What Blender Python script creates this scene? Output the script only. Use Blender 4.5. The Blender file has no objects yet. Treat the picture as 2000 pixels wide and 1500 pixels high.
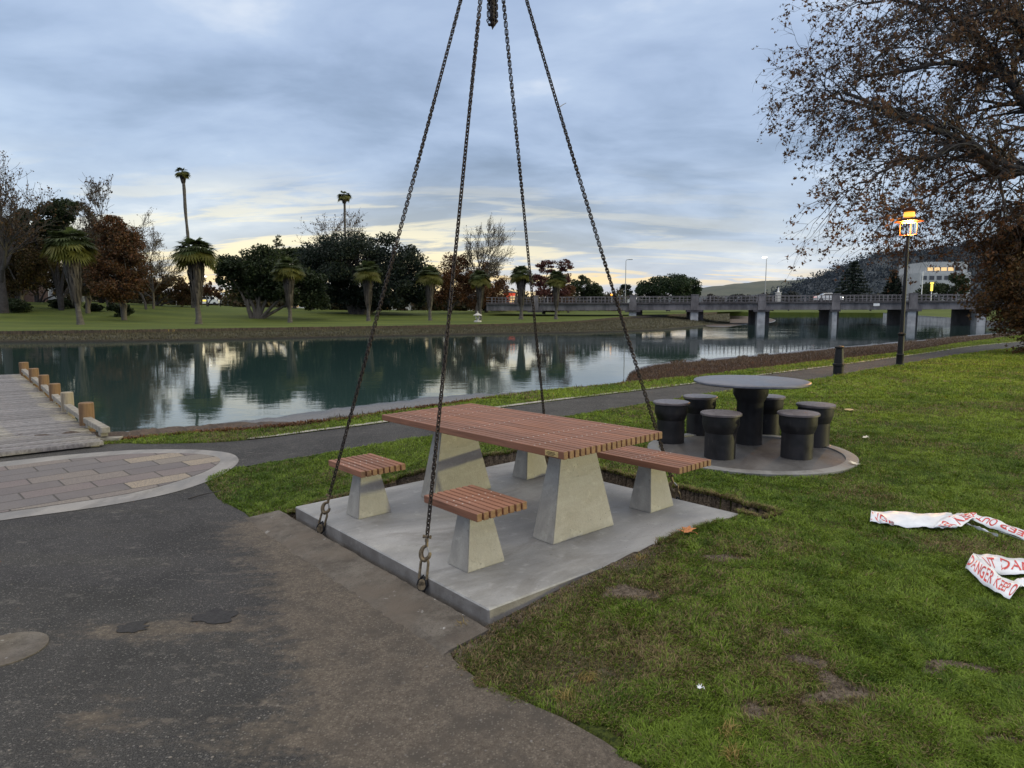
import bpy, bmesh, math, random
import numpy as np
from mathutils import Vector, Matrix, geometry
from mathutils.bvhtree import BVHTree
R_ = math.radians
rng = np.random.default_rng(7); random.seed(7)
S = bpy.context.scene; COL = S.collection
# ------------------------------------------------------------------ camera
F_PX, HZ, H = 1306.4, 604.0, 1.6275
PITCH = math.atan((750-HZ)/F_PX)
cd = bpy.data.cameras.new('camera'); cam = bpy.data.objects.new('camera', cd); COL.objects.link(cam)
cd.sensor_width = 36; cd.lens = F_PX/2000*36; cd.clip_start = .05; cd.clip_end = 9000
cam.location = (0, 0, H); cam.rotation_euler = (math.pi/2-PITCH, 0, 0); S.camera = cam
S.render.resolution_x = 1024; S.render.resolution_y = 768
# ------------------------------------------------------------------ world: dusk overcast
W = bpy.data.worlds.new('World'); S.world = W; W.use_nodes = True
class NT:
    def __init__(s, nt): s.nt = nt; s.n = nt.nodes; s.l = nt.links
    def new(s, t, **k):
        n = s.n.new(t)
        for a, b in k.items(): setattr(n, a, b)
        return n
    def put(s, sock, v):
        if isinstance(v, bpy.types.NodeSocket): s.l.new(v, sock)
        elif v is not None:
            if isinstance(v, (tuple, list)) and len(v) == 3 and sock.type == 'RGBA': v = (*v, 1)
            sock.default_value = v
    def m(s, op, a, b=None, c=None, clamp=False):
        n = s.new('ShaderNodeMath', operation=op); n.use_clamp = clamp
        for i, v in enumerate((a, b, c)):
            if v is not None: s.put(n.inputs[i], v)
        return n.outputs[0]
    def noise(s, vec, scale, detail=4, rough=.5, out=0, dist=0):
        n = s.new('ShaderNodeTexNoise'); s.put(n.inputs['Vector'], vec)
        n.inputs['Scale'].default_value = scale; n.inputs['Detail'].default_value = detail
        n.inputs['Roughness'].default_value = rough; n.inputs['Distortion'].default_value = dist
        return n.outputs[out]
    def ramp(s, fac, stops, interp='LINEAR'):
        n = s.new('ShaderNodeValToRGB'); s.put(n.inputs[0], fac); r = n.color_ramp; r.interpolation = interp
        while len(r.elements) < len(stops): r.elements.new(.5)
        for e, (p, c) in zip(r.elements, stops):
            e.position = p; e.color = (c, c, c, 1) if not isinstance(c, (tuple, list)) else (*c, 1)
        return n.outputs[0]
    def mr(s, v, a, b, c=0., d=1., smooth=True):
        n = s.new('ShaderNodeMapRange'); n.interpolation_type = 'SMOOTHSTEP' if smooth else 'LINEAR'
        s.put(n.inputs[0], v)
        for i, x in enumerate((a, b, c, d)): s.put(n.inputs[i+1], x)
        return n.outputs[0]
    def mix(s, f, a, b, mode='MIX'):
        n = s.new('ShaderNodeMix', data_type='RGBA', blend_type=mode)
        s.put(n.inputs[0], f); s.put(n.inputs[6], a); s.put(n.inputs[7], b); return n.outputs[2]
    def map(s, vec, scale=(1, 1, 1), rot=(0, 0, 0), loc=(0, 0, 0)):
        n = s.new('ShaderNodeMapping'); s.put(n.inputs[0], vec)
        n.inputs['Scale'].default_value = scale; n.inputs['Rotation'].default_value = rot; n.inputs['Location'].default_value = loc
        return n.outputs[0]
SUN_AZ, SUN_EL = R_(-4), R_(5.5)        # low warm light from the right of the picture
w = NT(W.node_tree); w.n.clear()
tc = w.new('ShaderNodeTexCoord').outputs['Generated']
sp = w.new('ShaderNodeSeparateXYZ'); w.put(sp.inputs[0], tc); dx, dy, dz = sp.outputs
zc = w.m('MAXIMUM', dz, 0.0)
den = w.m('ADD', zc, 0.20)
cb = w.new('ShaderNodeCombineXYZ'); w.put(cb.inputs[0], w.m('DIVIDE', dx, den)); w.put(cb.inputs[1], w.m('DIVIDE', dy, den))
pl = cb.outputs[0]
n1 = w.noise(w.map(pl, (.80, 1.0, 1), (0, 0, R_(12)), (3.1, .7, 0)), 1.0, 7, .52, dist=.3)
n2 = w.noise(w.map(pl, (1.5, 2.2, 1), (0, 0, R_(-8)), (7.7, 2.2, 0)), 1.3, 5, .55, dist=.3)
cl = w.m('ADD', w.m('MULTIPLY', n1, .64), w.m('MULTIPLY', n2, .36))
cloud = w.ramp(cl, [(.37, (.215, .285, .43)), (.44, (.28, .365, .54)), (.50, (.36, .455, .65)), (.57, (.44, .54, .73)), (.63, (.62, .69, .82)), (.70, (.80, .82, .86))])
# warm glow low over the far bank, left of centre
az = w.m('ARCTAN2', dx, dy)
gaz = w.m('POWER', 2.718, w.m('MULTIPLY', -1., w.m('POWER', w.m('DIVIDE', w.m('ABSOLUTE', w.m('ADD', az, .24)), .46), 2.)))
gel = w.mr(zc, .05, .22, 1., 0.)
low = w.mr(zc, .0, .11, 1., 0.)
breaks = w.mr(w.noise(w.map(pl, (.75, 2.6, 1), (0, 0, R_(4)), (1.3, 5.2, 0)), 1.5, 7, .62, dist=.4), .46, .57)
wm = w.m('MULTIPLY', w.m('MULTIPLY', gaz, gel), w.m('ADD', w.m('MULTIPLY', breaks, .95), .30), clamp=True)
c1 = w.mix(w.m('MULTIPLY', wm, 1.0, clamp=True), cloud, w.mix(low, (.92, .83, .62), (1.0, .78, .43)))
lowband = w.mr(w.m('ABSOLUTE', w.m('SUBTRACT', zc, .045)), 0., .016, 1., 0.)
wide = w.m('POWER', 2.718, w.m('MULTIPLY', -1., w.m('POWER', w.m('DIVIDE', w.m('ABSOLUTE', w.m('SUBTRACT', az, -.02)), .45), 2.)))
lb = w.m('MULTIPLY', w.m('MULTIPLY', lowband, wide), w.mr(breaks, .1, .8), clamp=True)
c2 = w.mix(w.m('MULTIPLY', lb, .95), c1, (.95, .72, .42))
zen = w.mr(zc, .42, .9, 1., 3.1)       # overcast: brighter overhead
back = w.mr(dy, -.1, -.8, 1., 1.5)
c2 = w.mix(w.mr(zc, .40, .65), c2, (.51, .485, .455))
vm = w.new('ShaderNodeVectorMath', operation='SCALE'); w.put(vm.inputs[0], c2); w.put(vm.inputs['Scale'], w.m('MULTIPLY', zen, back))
sky = w.new('ShaderNodeTexSky', sky_type='NISHITA'); sky.sun_disc = False; sky.sun_elevation = SUN_EL; sky.sun_rotation = R_(90)-SUN_AZ
b1 = w.new('ShaderNodeBackground'); w.put(b1.inputs[0], sky.outputs[0]); b1.inputs[1].default_value = .05
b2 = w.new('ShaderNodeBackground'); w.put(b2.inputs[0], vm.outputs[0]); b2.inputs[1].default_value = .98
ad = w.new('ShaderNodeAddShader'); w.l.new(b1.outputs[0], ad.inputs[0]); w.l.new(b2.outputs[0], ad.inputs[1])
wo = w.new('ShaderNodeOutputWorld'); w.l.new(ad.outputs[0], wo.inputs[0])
W.cycles.sampling_method = 'MANUAL'; W.cycles.sample_map_resolution = 512
sl = bpy.data.lights.new('sun', 'SUN'); so = bpy.data.objects.new('sun', sl); COL.objects.link(so)
sl.energy = 1.5; sl.angle = R_(1.0); sl.color = (1, .93, .42)
so.rotation_euler = Vector((-math.cos(SUN_EL)*math.cos(SUN_AZ), -math.cos(SUN_EL)*math.sin(SUN_AZ), -math.sin(SUN_EL))).to_track_quat('-Z', 'Y').to_euler()
vs = S.view_settings; vs.view_transform = 'Standard'; vs.look = 'None'; vs.gamma = 1; vs.exposure = .04; vs.use_curve_mapping = False
S.cycles.use_denoising = True
S.cycles.max_bounces = 6; S.cycles.diffuse_bounces = 2; S.cycles.glossy_bounces = 3; S.cycles.transparent_max_bounces = 6
S.cycles.use_adaptive_sampling = True
# ------------------------------------------------------------------ pixel <-> world helpers (photo pixels, 2000 x 1500)
cP, sP = math.cos(PITCH), math.sin(PITCH)
def ray(px, py):
    a, b = (px-1000)/F_PX, (750-py)/F_PX
    return Vector((a, cP+sP*b, -sP+cP*b))
def G(px, py, z=0.):
    d = ray(px, py); t = (z-H)/d.z; return Vector((d.x*t, d.y*t, z))
def X(px, py, Y):
    d = ray(px, py); t = Y/d.y; return Vector((d.x*t, Y, H+d.z*t))
def mpp(Y): return Y/F_PX          # metres per photo pixel
# slab frame (the unit hangs from the chains, so it leans a degree or so)
hz_fit, roll = 611.5305754, -0.025247568693585895
th = math.atan((750-hz_fit)/F_PX); k_ = 1.05
fA = -0.8833803658971416
def towor(v):
    F = Vector((0, math.cos(th), -math.sin(th))); U = Vector((0, math.sin(th), math.cos(th)))
    x, y, z = v.x, -v.dot(U), v.dot(F); c, s = math.cos(roll), math.sin(roll)
    x, y = c*x-s*y, s*x+c*y
    return Vector((x, 0, 0))-Vector((0, sP, cP))*y+Vector((0, cP, -sP))*z
SO = towor((Vector((-0.06088658577, 5.1605949, 0))-Vector((0, 0, 1.55)))*k_)+Vector((0, 0, H))
SA = towor(Vector((math.cos(fA), math.sin(fA), 0))); SB = towor(Vector((-math.sin(fA), math.cos(fA), 0))); SN = towor(Vector((0, 0, 1)))
SM = Matrix(((SA.x, SB.x, SN.x, SO.x), (SA.y, SB.y, SN.y, SO.y), (SA.z, SB.z, SN.z, SO.z), (0, 0, 0, 1)))
HU, HV = 1.3163*k_, 1.2013*k_
def L(u, v, z=0.): return SM @ Vector((u, v, z))
def slab_uv(x, y):                # ground point -> slab coordinates (arrays)
    ax = SA.xy.normalized(); bx_ = SB.xy.normalized()
    return (x-SO.x)*ax.x+(y-SO.y)*ax.y, (x-SO.x)*bx_.x+(y-SO.y)*bx_.y
def sstep(a, b, x):
    t = np.clip((np.asarray(x, float)-a)/(b-a), 0, 1); return t*t*(3-2*t)
_lat = rng.random((256, 256))
def vnoise(x, y, s=1.):
    x = np.asarray(x, float)*s+400; y = np.asarray(y, float)*s+400
    xi, yi = np.floor(x).astype(int), np.floor(y).astype(int); fx, fy = x-xi, y-yi
    fx, fy = fx*fx*(3-2*fx), fy*fy*(3-2*fy); a = lambda i, j: _lat[(xi+i) % 256, (yi+j) % 256]
    return (a(0, 0)*(1-fx)+a(1, 0)*fx)*(1-fy)+(a(0, 1)*(1-fx)+a(1, 1)*fx)*fy
def fbm(x, y, s=1., o=4): return sum(vnoise(x, y, s*2**i)*.5**i for i in range(o))/sum(.5**i for i in range(o))
def zbase(x, y):
    x = np.asarray(x, float); y = np.asarray(y, float)
    t = sstep(-2.0, 1.2, x+.5*(y-4.5)); return -.2+.22*t
def zg(x, y): return float(zbase(x, y))
def pit(x, y):                    # 1 inside the dug pit
    u, v = slab_uv(np.asarray(x, float), np.asarray(y, float))
    n = (fbm(x, y, 5.)-.5)*.14
    return ((u > -HU-.15-n) & (u < HU-.02+.2*(v > HV+.01)) & (v > -HV-.045) & (v < HV+.19+n+.05*(u > .5))).astype(float)
def GG(px, py, off=0.):            # pixel -> point on the near ground
    z = -.05
    for _ in range(6): p = G(px, py, z); z = zg(p.x, p.y)
    return Vector((p.x, p.y, z+off))
# ------------------------------------------------------------------ object helpers
def tag(o, label=None, cat=None, group=None, kind=None):
    if label: o['label'] = label
    if cat: o['category'] = cat
    if group: o['group'] = group
    if kind: o['kind'] = kind
    return o
def empty(name, loc=(0, 0, 0), rz=0., label=None, cat=None, group=None, mw=None):
    o = bpy.data.objects.new(name, None); COL.objects.link(o); o.empty_display_size = .1
    if mw is not None: o.matrix_world = mw
    else: o.location = loc; o.rotation_euler = (0, 0, rz)
    return tag(o, label, cat, group)
def npmesh(name, verts, faces, mat, parent=None, smooth=False, attrs=None, fc=None):
    """faces: list/array of equal-size polygons, or list of arrays"""
    me = bpy.data.meshes.new(name); verts = np.asarray(verts, np.float32).reshape(-1, 3)
    if isinstance(faces, np.ndarray):
        n, k = faces.shape; me.vertices.add(len(verts)); me.vertices.foreach_set('co', verts.ravel())
        me.loops.add(n*k); me.polygons.add(n); me.loops.foreach_set('vertex_index', faces.astype(np.int32).ravel())
        me.polygons.foreach_set('loop_start', np.arange(0, n*k, k, dtype=np.int32)); me.update(calc_edges=True)
    else: me.from_pydata(verts.tolist(), [], [list(map(int, f)) for f in faces])
    if smooth: me.polygons.foreach_set('use_smooth', np.ones(len(me.polygons), bool))
    for an, (typ, dat) in (attrs or {}).items():
        a = me.attributes.new(an, typ, 'POINT')
        a.data.foreach_set('color' if typ == 'FLOAT_COLOR' else 'value', np.asarray(dat, np.float32).ravel())
    ms = mat if isinstance(mat, (list, tuple)) else [mat]
    for m in ms: me.materials.append(m)
    if fc is not None: me.polygons.foreach_set('material_index', np.asarray(fc, np.int32))
    me.validate(); me.update()
    o = bpy.data.objects.new(name, me); COL.objects.link(o)
    if parent: o.parent = parent
    return o
class MB:
    def __init__(s): s.v = []; s.f = []; s.mi = []; s.tn = []
    def add(s, vs, fs, mi=0):
        b = len(s.v); s.v += [tuple(v) for v in vs]
        for f in fs: s.f.append([b+i for i in f]); s.mi.append(mi)
        return s
    def box(s, c, d, rz=0., mi=0, M=None, taper=(1, 1), bev=0.):
        hx, hy, hz = d[0]/2, d[1]/2, d[2]/2; cs, sn = math.cos(rz), math.sin(rz); vs = []
        def put(x, y, z):
            v = Vector((c[0]+x*cs-y*sn, c[1]+x*sn+y*cs, c[2]+z)); vs.append(M @ v if M else v)
        if bev > 0:
            b = bev
            for z, e in ((-hz, b), (-hz+b, 0), (hz-b, 0), (hz, b)):
                t0, t1 = (1, 1) if z < 0 else taper
                X1, Y1 = hx*t0, hy*t1
                for x, y in ((-X1+e, -Y1+b), (-X1+b, -Y1+e), (X1-b, -Y1+e), (X1-e, -Y1+b), (X1-e, Y1-b), (X1-b, Y1-e), (-X1+b, Y1-e), (-X1+e, Y1-b)): put(x, y, z)
            fs = [list(range(7, -1, -1)), list(range(24, 32))]
            for k in range(3):
                for i in range(8): fs.append([k*8+i, k*8+(i+1) % 8, k*8+8+(i+1) % 8, k*8+8+i])
            return s.add(vs, fs, mi)
        for z in (-1, 1):
            t0, t1 = (1, 1) if z < 0 else taper
            for x, y in ((-1, -1), (1, -1), (1, 1), (-1, 1)): put(x*hx*t0, y*hy*t1, z*hz)
        return s.add(vs, [(3, 2, 1, 0), (4, 5, 6, 7), (0, 1, 5, 4), (1, 2, 6, 5), (2, 3, 7, 6), (3, 0, 4, 7)], mi)
    def lathe(s, prof, c=(0, 0, 0), n=24, mi=0, cap=True, M=None):
        vs = []; fs = []; k = len(prof)
        for r, z in prof:
            for i in range(n):
                a = 2*math.pi*i/n; v = Vector((c[0]+r*math.cos(a), c[1]+r*math.sin(a), c[2]+z)); vs.append(M @ v if M else v)
        for j in range(k-1):
            for i in range(n): fs.append((j*n+i, j*n+(i+1) % n, (j+1)*n+(i+1) % n, (j+1)*n+i))
        if cap: fs.append(list(range(n-1, -1, -1))); fs.append(list(range((k-1)*n, k*n)))
        return s.add(vs, fs, mi)
    def tube(s, pts, rad, n=8, mi=0, closed=False, cap=True):
        pts = [Vector(p) for p in pts]; m = len(pts); vs = []; fs = []
        up = None
        for i, p in enumerate(pts):
            t = (pts[(i+1) % m]-pts[i-1]) if closed else (pts[min(i+1, m-1)]-pts[max(i-1, 0)])
            t.normalize()
            if up is None: up = Vector((0, 0, 1)) if abs(t.z) < .9 else Vector((1, 0, 0))
            sd = t.cross(up).normalized(); up = sd.cross(t).normalized()
            r = rad[i] if isinstance(rad, (list, tuple)) else rad
            for j in range(n):
                a = 2*math.pi*j/n; vs.append(p+sd*(math.cos(a)*r)+up*(math.sin(a)*r))
        for i in range(m if closed else m-1):
            for j in range(n):
                a, b = i*n, ((i+1) % m)*n; fs.append((a+j, b+j, b+(j+1) % n, a+(j+1) % n))
        if cap and not closed: fs.append(list(range(n))); fs.append(list(range((m-1)*n+n-1, (m-1)*n-1, -1)))
        return s.add(vs, fs, mi)
    def build(s, name, mat, parent=None, smooth=False, label=None):
        me = bpy.data.meshes.new(name); me.from_pydata(s.v, [], s.f)
        for m in (mat if isinstance(mat, (list, tuple)) else [mat]): me.materials.append(m)
        me.polygons.foreach_set('material_index', s.mi)
        if len(s.tn) == len(s.v): a_ = me.attributes.new('tone', 'FLOAT', 'POINT'); a_.data.foreach_set('value', s.tn)
        if smooth:
            me.polygons.foreach_set('use_smooth', [True]*len(me.polygons))
            me.set_sharp_from_angle(angle=R_(38))
        me.update(); o = bpy.data.objects.new(name, me); COL.objects.link(o)
        if parent: o.parent = parent
        if label: o['label'] = label
        return o
def copy_tree(o, parent=None):
    c = o.copy(); COL.objects.link(c); c.parent = parent
    for ch in [x for x in bpy.data.objects if x.parent == o]: copy_tree(ch, c)
    return c
# ------------------------------------------------------------------ materials
def mat(name, build):
    m = bpy.data.materials.new(name); m.use_nodes = True; t = NT(m.node_tree); t.n.clear()
    o = t.new('ShaderNodeOutputMaterial'); p = t.new('ShaderNodeBsdfPrincipled'); t.l.new(p.outputs[0], o.inputs[0])
    t.p = p; t.o = o; t.pos = t.new('ShaderNodeNewGeometry').outputs['Position']; t.obj = t.new('ShaderNodeTexCoord').outputs['Object']
    build(t); return m
def bump(t, h, dist=.01, strength=.6):
    b = t.new('ShaderNodeBump'); b.inputs['Distance'].default_value = dist; b.inputs['Strength'].default_value = strength
    t.put(b.inputs['Height'], h); t.l.new(b.outputs[0], t.p.inputs['Normal'])
def simple(name, c1, c2=None, rough=.6, scale=8., metal=0., bmp=0., bd=.005, detail=5, stretch=(1, 1, 1), spec=.5, obj=True):
    def f(t):
        v = t.map(t.obj if obj else t.pos, stretch); n = t.noise(v, scale, detail, .6)
        t.put(t.p.inputs['Base Color'], t.mix(t.mr(n, .3, .7), c1, c2 or c1)); t.p.inputs['Roughness'].default_value = rough
        t.p.inputs['Metallic'].default_value = metal; t.p.inputs['Specular IOR Level'].default_value = spec
        if bmp: bump(t, t.noise(v, scale*3, 4, .6), bd, bmp)
    return mat(name, f)
def attrcol(t, name='col'):
    a = t.new('ShaderNodeAttribute'); a.attribute_name = name; return a.outputs['Color'], a.outputs['Fac']
def leafmat(name, trans=.35, rough=.55):
    def f(t):
        c, _ = attrcol(t); t.put(t.p.inputs['Base Color'], c); t.p.inputs['Roughness'].default_value = rough
        t.p.inputs['Specular IOR Level'].default_value = .25
        tr = t.new('ShaderNodeBsdfTranslucent'); t.put(tr.inputs[0], c); mx = t.new('ShaderNodeMixShader'); mx.inputs[0].default_value = trans
        t.l.new(t.p.outputs[0], mx.inputs[1]); t.l.new(tr.outputs[0], mx.inputs[2]); t.l.new(mx.outputs[0], t.o.inputs[0])
    return mat(name, f)
M = {}
M['leaf'] = leafmat('leaf'); M['blade'] = leafmat('grass_blade', .3, .5)
M['bark'] = simple('bark', (.05, .042, .036), (.10, .088, .075), .9, 3., bmp=.5, bd=.03, stretch=(1, 1, .25))
M['bark_dark'] = simple('bark_dark', (.022, .019, .018), (.05, .044, .04), .9, 3., bmp=.5, bd=.03)
M['palm_trunk'] = simple('palm_trunk', (.045, .040, .036), (.10, .09, .08), .9, 2., bmp=.8, bd=.05, stretch=(1, 1, 3))
def f_ground(t):
    _, soil = attrcol(t, 'soil'); n = t.noise(t.pos, 2.2, 6, .65); n2 = t.noise(t.pos, 55., 4, .7); n3 = t.noise(t.pos, 14., 5, .6)
    g = t.mix(t.mr(n, .35, .65), (.060, .075, .016), (.085, .105, .022)); g = t.mix(t.mr(n2, .35, .7), g, (.022, .032, .010))
    s = t.mix(t.mr(n2, .3, .7), (.065, .05, .038), (.22, .178, .138)); s = t.mix(t.mr(n3, .5, .75), s, (.04, .03, .024), 'MIX')
    t.put(t.p.inputs['Base Color'], t.mix(t.mr(t.m('ADD', soil, t.m('MULTIPLY', t.m('SUBTRACT', n3, .5), .5)), .35, .6), g, s))
    t.p.inputs['Roughness'].default_value = .95; t.p.inputs['Specular IOR Level'].default_value = .15
    bump(t, t.m('ADD', n2, n3), .03, .9)
M['ground'] = mat('lawn_ground', f_ground)
def f_asph(t):
    _, dirt = attrcol(t, 'dirt')
    fine = t.noise(t.pos, 190., 3, .7); med = t.noise(t.pos, 28., 5, .65); big = t.noise(t.pos, 1.6, 6, .62); str_ = t.noise(t.map(t.pos, (1.2, 3.2, 1), (0, 0, R_(14))), 3.6, 6, .7)
    base = t.mix(t.mr(fine, .35, .68), (.018, .018, .019), (.098, .093, .090))
    base = t.mix(t.mr(big, .38, .66), base, t.mix(t.mr(fine, .3, .7), (.014, .014, .015), (.055, .053, .052)))
    vp = t.new('ShaderNodeTexVoronoi'); t.put(vp.inputs[0], t.pos); vp.inputs['Scale'].default_value = 85.; sv = t.new('ShaderNodeSeparateColor'); t.l.new(vp.outputs['Color'], sv.inputs[0])
    peb = t.m('MULTIPLY', t.mr(vp.outputs['Distance'], .30, .50, 1., 0.), t.mr(sv.outputs[0], .45, .95))
    base = t.mix(t.m('MULTIPLY', peb, .75), base, t.mix(sv.outputs[1], (.075, .072, .07), (.24, .228, .21)))
    # pale scuffs and crumbs
    base = t.mix(t.m('MULTIPLY', t.mr(str_, .54, .72), t.mr(med, .40, .60)), base, t.mix(t.mr(fine, .35, .65), (.08, .075, .07), (.20, .192, .18)))
    v = t.new('ShaderNodeTexVoronoi'); t.put(v.inputs[0], t.pos); v.inputs['Scale'].default_value = 17.
    crumb = t.m('MULTIPLY', t.mr(t.m('ADD', v.outputs['Distance'], t.m('MULTIPLY', t.m('SUBTRACT', fine, .5), .25)), .06, .12, 1., 0.), t.mr(t.noise(t.pos, 3.4, 4, .6), .55, .68))
    base = t.mix(t.m('MULTIPLY', crumb, .6), base, (.22, .21, .195))
    d = t.m('ADD', dirt, t.m('ADD', t.m('MULTIPLY', t.m('SUBTRACT', str_, .5), 1.15), t.m('MULTIPLY', t.m('SUBTRACT', med, .5), .5)))
    dc = t.mix(t.mr(t.m('ADD', t.m('MULTIPLY', med, .45), t.m('MULTIPLY', t.noise(t.pos, 75., 4, .7), .55)), .30, .70), (.068, .055, .043), (.195, .162, .128)); dc = t.mix(t.mr(fine, .45, .75), dc, (.075, .062, .05)); dc = t.mix(t.mr(t.noise(t.pos, 5., 5, .7), .42, .68), dc, (.082, .070, .058)); dc = t.mix(t.m('MULTIPLY', peb, .5), dc, (.25, .22, .18))
    t.put(t.p.inputs['Base Color'], t.mix(t.mr(d, .36, .80), base, dc)); t.p.inputs['Roughness'].default_value = .88
    t.p.inputs['Specular IOR Level'].default_value = .3
    bump(t, t.m('ADD', fine, t.m('MULTIPLY', med, 1.3)), .012, .8)
M['asphalt'] = mat('asphalt', f_asph)
def f_conc(c1, c2, sc=2.2, edge=False):
    def f(t):
        a = t.noise(t.map(t.obj, (1, .35, 1), (0, 0, .5)), sc, 6, .6, dist=.6); b = t.noise(t.obj, 70., 4, .7); c = t.noise(t.obj, 11., 5, .6)
        col = t.mix(t.mr(a, .32, .7), c1, c2); col = t.mix(t.m('MULTIPLY', t.mr(b, .45, .75), .25), col, tuple(x*.6 for x in c1))
        col = t.mix(t.m('MULTIPLY', t.mr(c, .56, .7), .35), col, tuple(min(1, x*1.25) for x in c2))
        vv = t.new('ShaderNodeTexVoronoi'); t.put(vv.inputs[0], t.obj); vv.inputs['Scale'].default_value = 26.; sc_ = t.new('ShaderNodeSeparateColor'); t.l.new(vv.outputs['Color'], sc_.inputs[0])
        hole = t.m('MULTIPLY', t.mr(vv.outputs['Distance'], .05, .13, 1., 0.), t.m('GREATER_THAN', sc_.outputs[0], .62))
        stn = t.mr(t.noise(t.map(t.obj, (1.4, .7, 2.)), 1.5, 7, .68, dist=1.2), .50, .66)
        col = t.mix(t.m('MULTIPLY', stn, .42), col, (c1[0]*.62, c1[1]*.58, c1[2]*.52)); col = t.mix(t.m('MULTIPLY', hole, .7), col, tuple(x*.3 for x in c1))
        t.put(t.p.inputs['Base Color'], col); t.put(t.p.inputs['Roughness'], t.mr(a, .3, .7, .5, .75)); bump(t, t.m('SUBTRACT', t.m('ADD', b, t.m('MULTIPLY', c, 2.)), t.m('MULTIPLY', hole, 2.)), .004, .5)
    return f
M['slab'] = mat('smooth_wet_concrete', f_conc((.21, .208, .205), (.345, .342, .338)))
M['slab_side'] = mat('shaded_slab_side', f_conc((.135, .122, .112), (.215, .200, .188), 4.))  # slab concrete made darker and browner: shade of the side faces put into the colour
M['pedestal'] = mat('pedestal_concrete', f_conc((.255, .238, .215), (.37, .35, .31), 5.))
def f_kerb(t):
    a = t.noise(t.pos, 6., 7, .7); b = t.noise(t.pos, 90., 4, .7); c = t.noise(t.pos, 2.2, 5, .6)
    col = t.mix(t.mr(a, .35, .65), (.078, .065, .052), (.165, .145, .122)); col = t.mix(t.mr(b, .5, .72), col, (.06, .05, .042))
    col = t.mix(t.m('MULTIPLY', t.mr(t.noise(t.pos, 9., 5, .7), .64, .7), .9), col, (.5, .49, .47))
    t.put(t.p.inputs['Base Color'], t.mix(t.mr(c, .4, .7), col, (.13, .105, .082))); t.p.inputs['Roughness'].default_value = .9; bump(t, t.m('ADD', a, b), .015, .9)
M['kerb'] = mat('old_kerb_concrete', f_kerb)
M['ring'] = mat('pale_edging_concrete', f_conc((.165, .155, .145), (.27, .255, .24), 4.))
M['rim'] = mat('grey_rim_concrete', f_conc((.12, .118, .116), (.20, .198, .195), 5.))
M['edging'] = mat('path_edging', f_conc((.26, .235, .20), (.38, .35, .31), 5.))
M['pad'] = mat('dark_pad', f_conc((.05, .048, .05), (.10, .096, .096), 3.))
def f_wood(t):
    v = t.map(t.obj, (1.2, 22., 22.)); a = t.noise(v, 3., 5, .6); b = t.noise(t.obj, 1.8, 3, .5)
    col = t.mix(t.mr(a, .3, .7), (.165, .070, .040), (.275, .122, .072)); col = t.mix(t.mr(b, .35, .7), col, (.22, .09, .045))
    _, tn = attrcol(t, 'tone'); vm_ = t.new('ShaderNodeVectorMath', operation='SCALE'); t.put(vm_.inputs[0], col); t.put(vm_.inputs['Scale'], tn)
    t.put(t.p.inputs['Base Color'], vm_.outputs[0]); t.p.inputs['Roughness'].default_value = .62; bump(t, a, .002, .4)
M['wood'] = mat('stained_hardwood', f_wood)
def f_woodend(t):
    a = t.noise(t.obj, 30., 4, .6); t.put(t.p.inputs['Base Color'], t.mix(t.mr(a, .35, .65), (.15, .075, .036), (.23, .125, .06))); t.p.inputs['Roughness'].default_value = .6
M['woodend'] = mat('hardwood_end_grain', f_woodend)
M['screw'] = simple('screw_head', (.55, .5, .46), None, .35, metal=.6)
M['steel'] = simple('galvanised_steel', (.28, .27, .26), (.38, .37, .36), .45, 20., metal=.7)
M['chain'] = simple('dark_chain_steel', (.012, .010, .010), (.040, .028, .022), .5, 60., metal=.6, bmp=.4, bd=.001)
M['hook'] = simple('worn_brown_steel', (.07, .052, .034), (.20, .15, .09), .5, 35., metal=.6, bmp=.4, bd=.001)
M['blackiron'] = simple('black_cast_iron', (.005, .005, .006), (.012, .012, .013), .5, 30., bmp=.3, bd=.002, spec=.25)
M['brass'] = simple('brass_plate', (.50, .36, .14), (.62, .47, .22), .4, 40., metal=.4)
M['black'] = simple('black_pipe_plastic', (.008, .0075, .009), (.017, .015, .018), .5, 6., bmp=.1, spec=.35)
def f_blackpipe(t):
    a = t.noise(t.pos, 5., 6, .65, dist=.6); b = t.noise(t.map(t.pos, (1, 1, .25)), 30., 5, .7); col = t.mix(t.mr(a, .35, .7), (.008, .0075, .009), (.018, .016, .018))
    col = t.mix(t.m('MULTIPLY', t.mr(b, .60, .72), .5), col, (.06, .052, .045)); t.put(t.p.inputs['Base Color'], col); t.put(t.p.inputs['Roughness'], t.mr(a, .3, .7, .38, .68)); t.p.inputs['Specular IOR Level'].default_value = .35; bump(t, b, .002, .3)
M['black'] = mat('worn_black_pipe', f_blackpipe)
def f_seat(t):
    a = t.noise(t.obj, 6., 6, .6); b = t.noise(t.obj, 38., 3, .6)
    t.put(t.p.inputs['Base Color'], t.mix(t.mr(a, .3, .7), (.060, .048, .052), (.115, .100, .108))); t.put(t.p.inputs['Roughness'], t.mr(b, .3, .7, .32, .55)); bump(t, b, .002, .3)
M['seatlid'] = mat('worn_seat_lid', f_seat)
def f_rt(t):
    a = t.noise(t.obj, 3.5, 6, .65, dist=.8); b = t.noise(t.map(t.obj, (1, 3, 1)), 24., 5, .7)
    col = t.mix(t.mr(a, .35, .68), (.062, .064, .082), (.135, .138, .165)); col = t.mix(t.m('MULTIPLY', t.mr(b, .6, .7), .6), col, (.34, .35, .37))
    t.put(t.p.inputs['Base Color'], col); t.put(t.p.inputs['Roughness'], t.mr(a, .3, .7, .3, .55)); bump(t, b, .002, .3)
M['roundtop'] = mat('scratched_round_top', f_rt)
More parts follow.
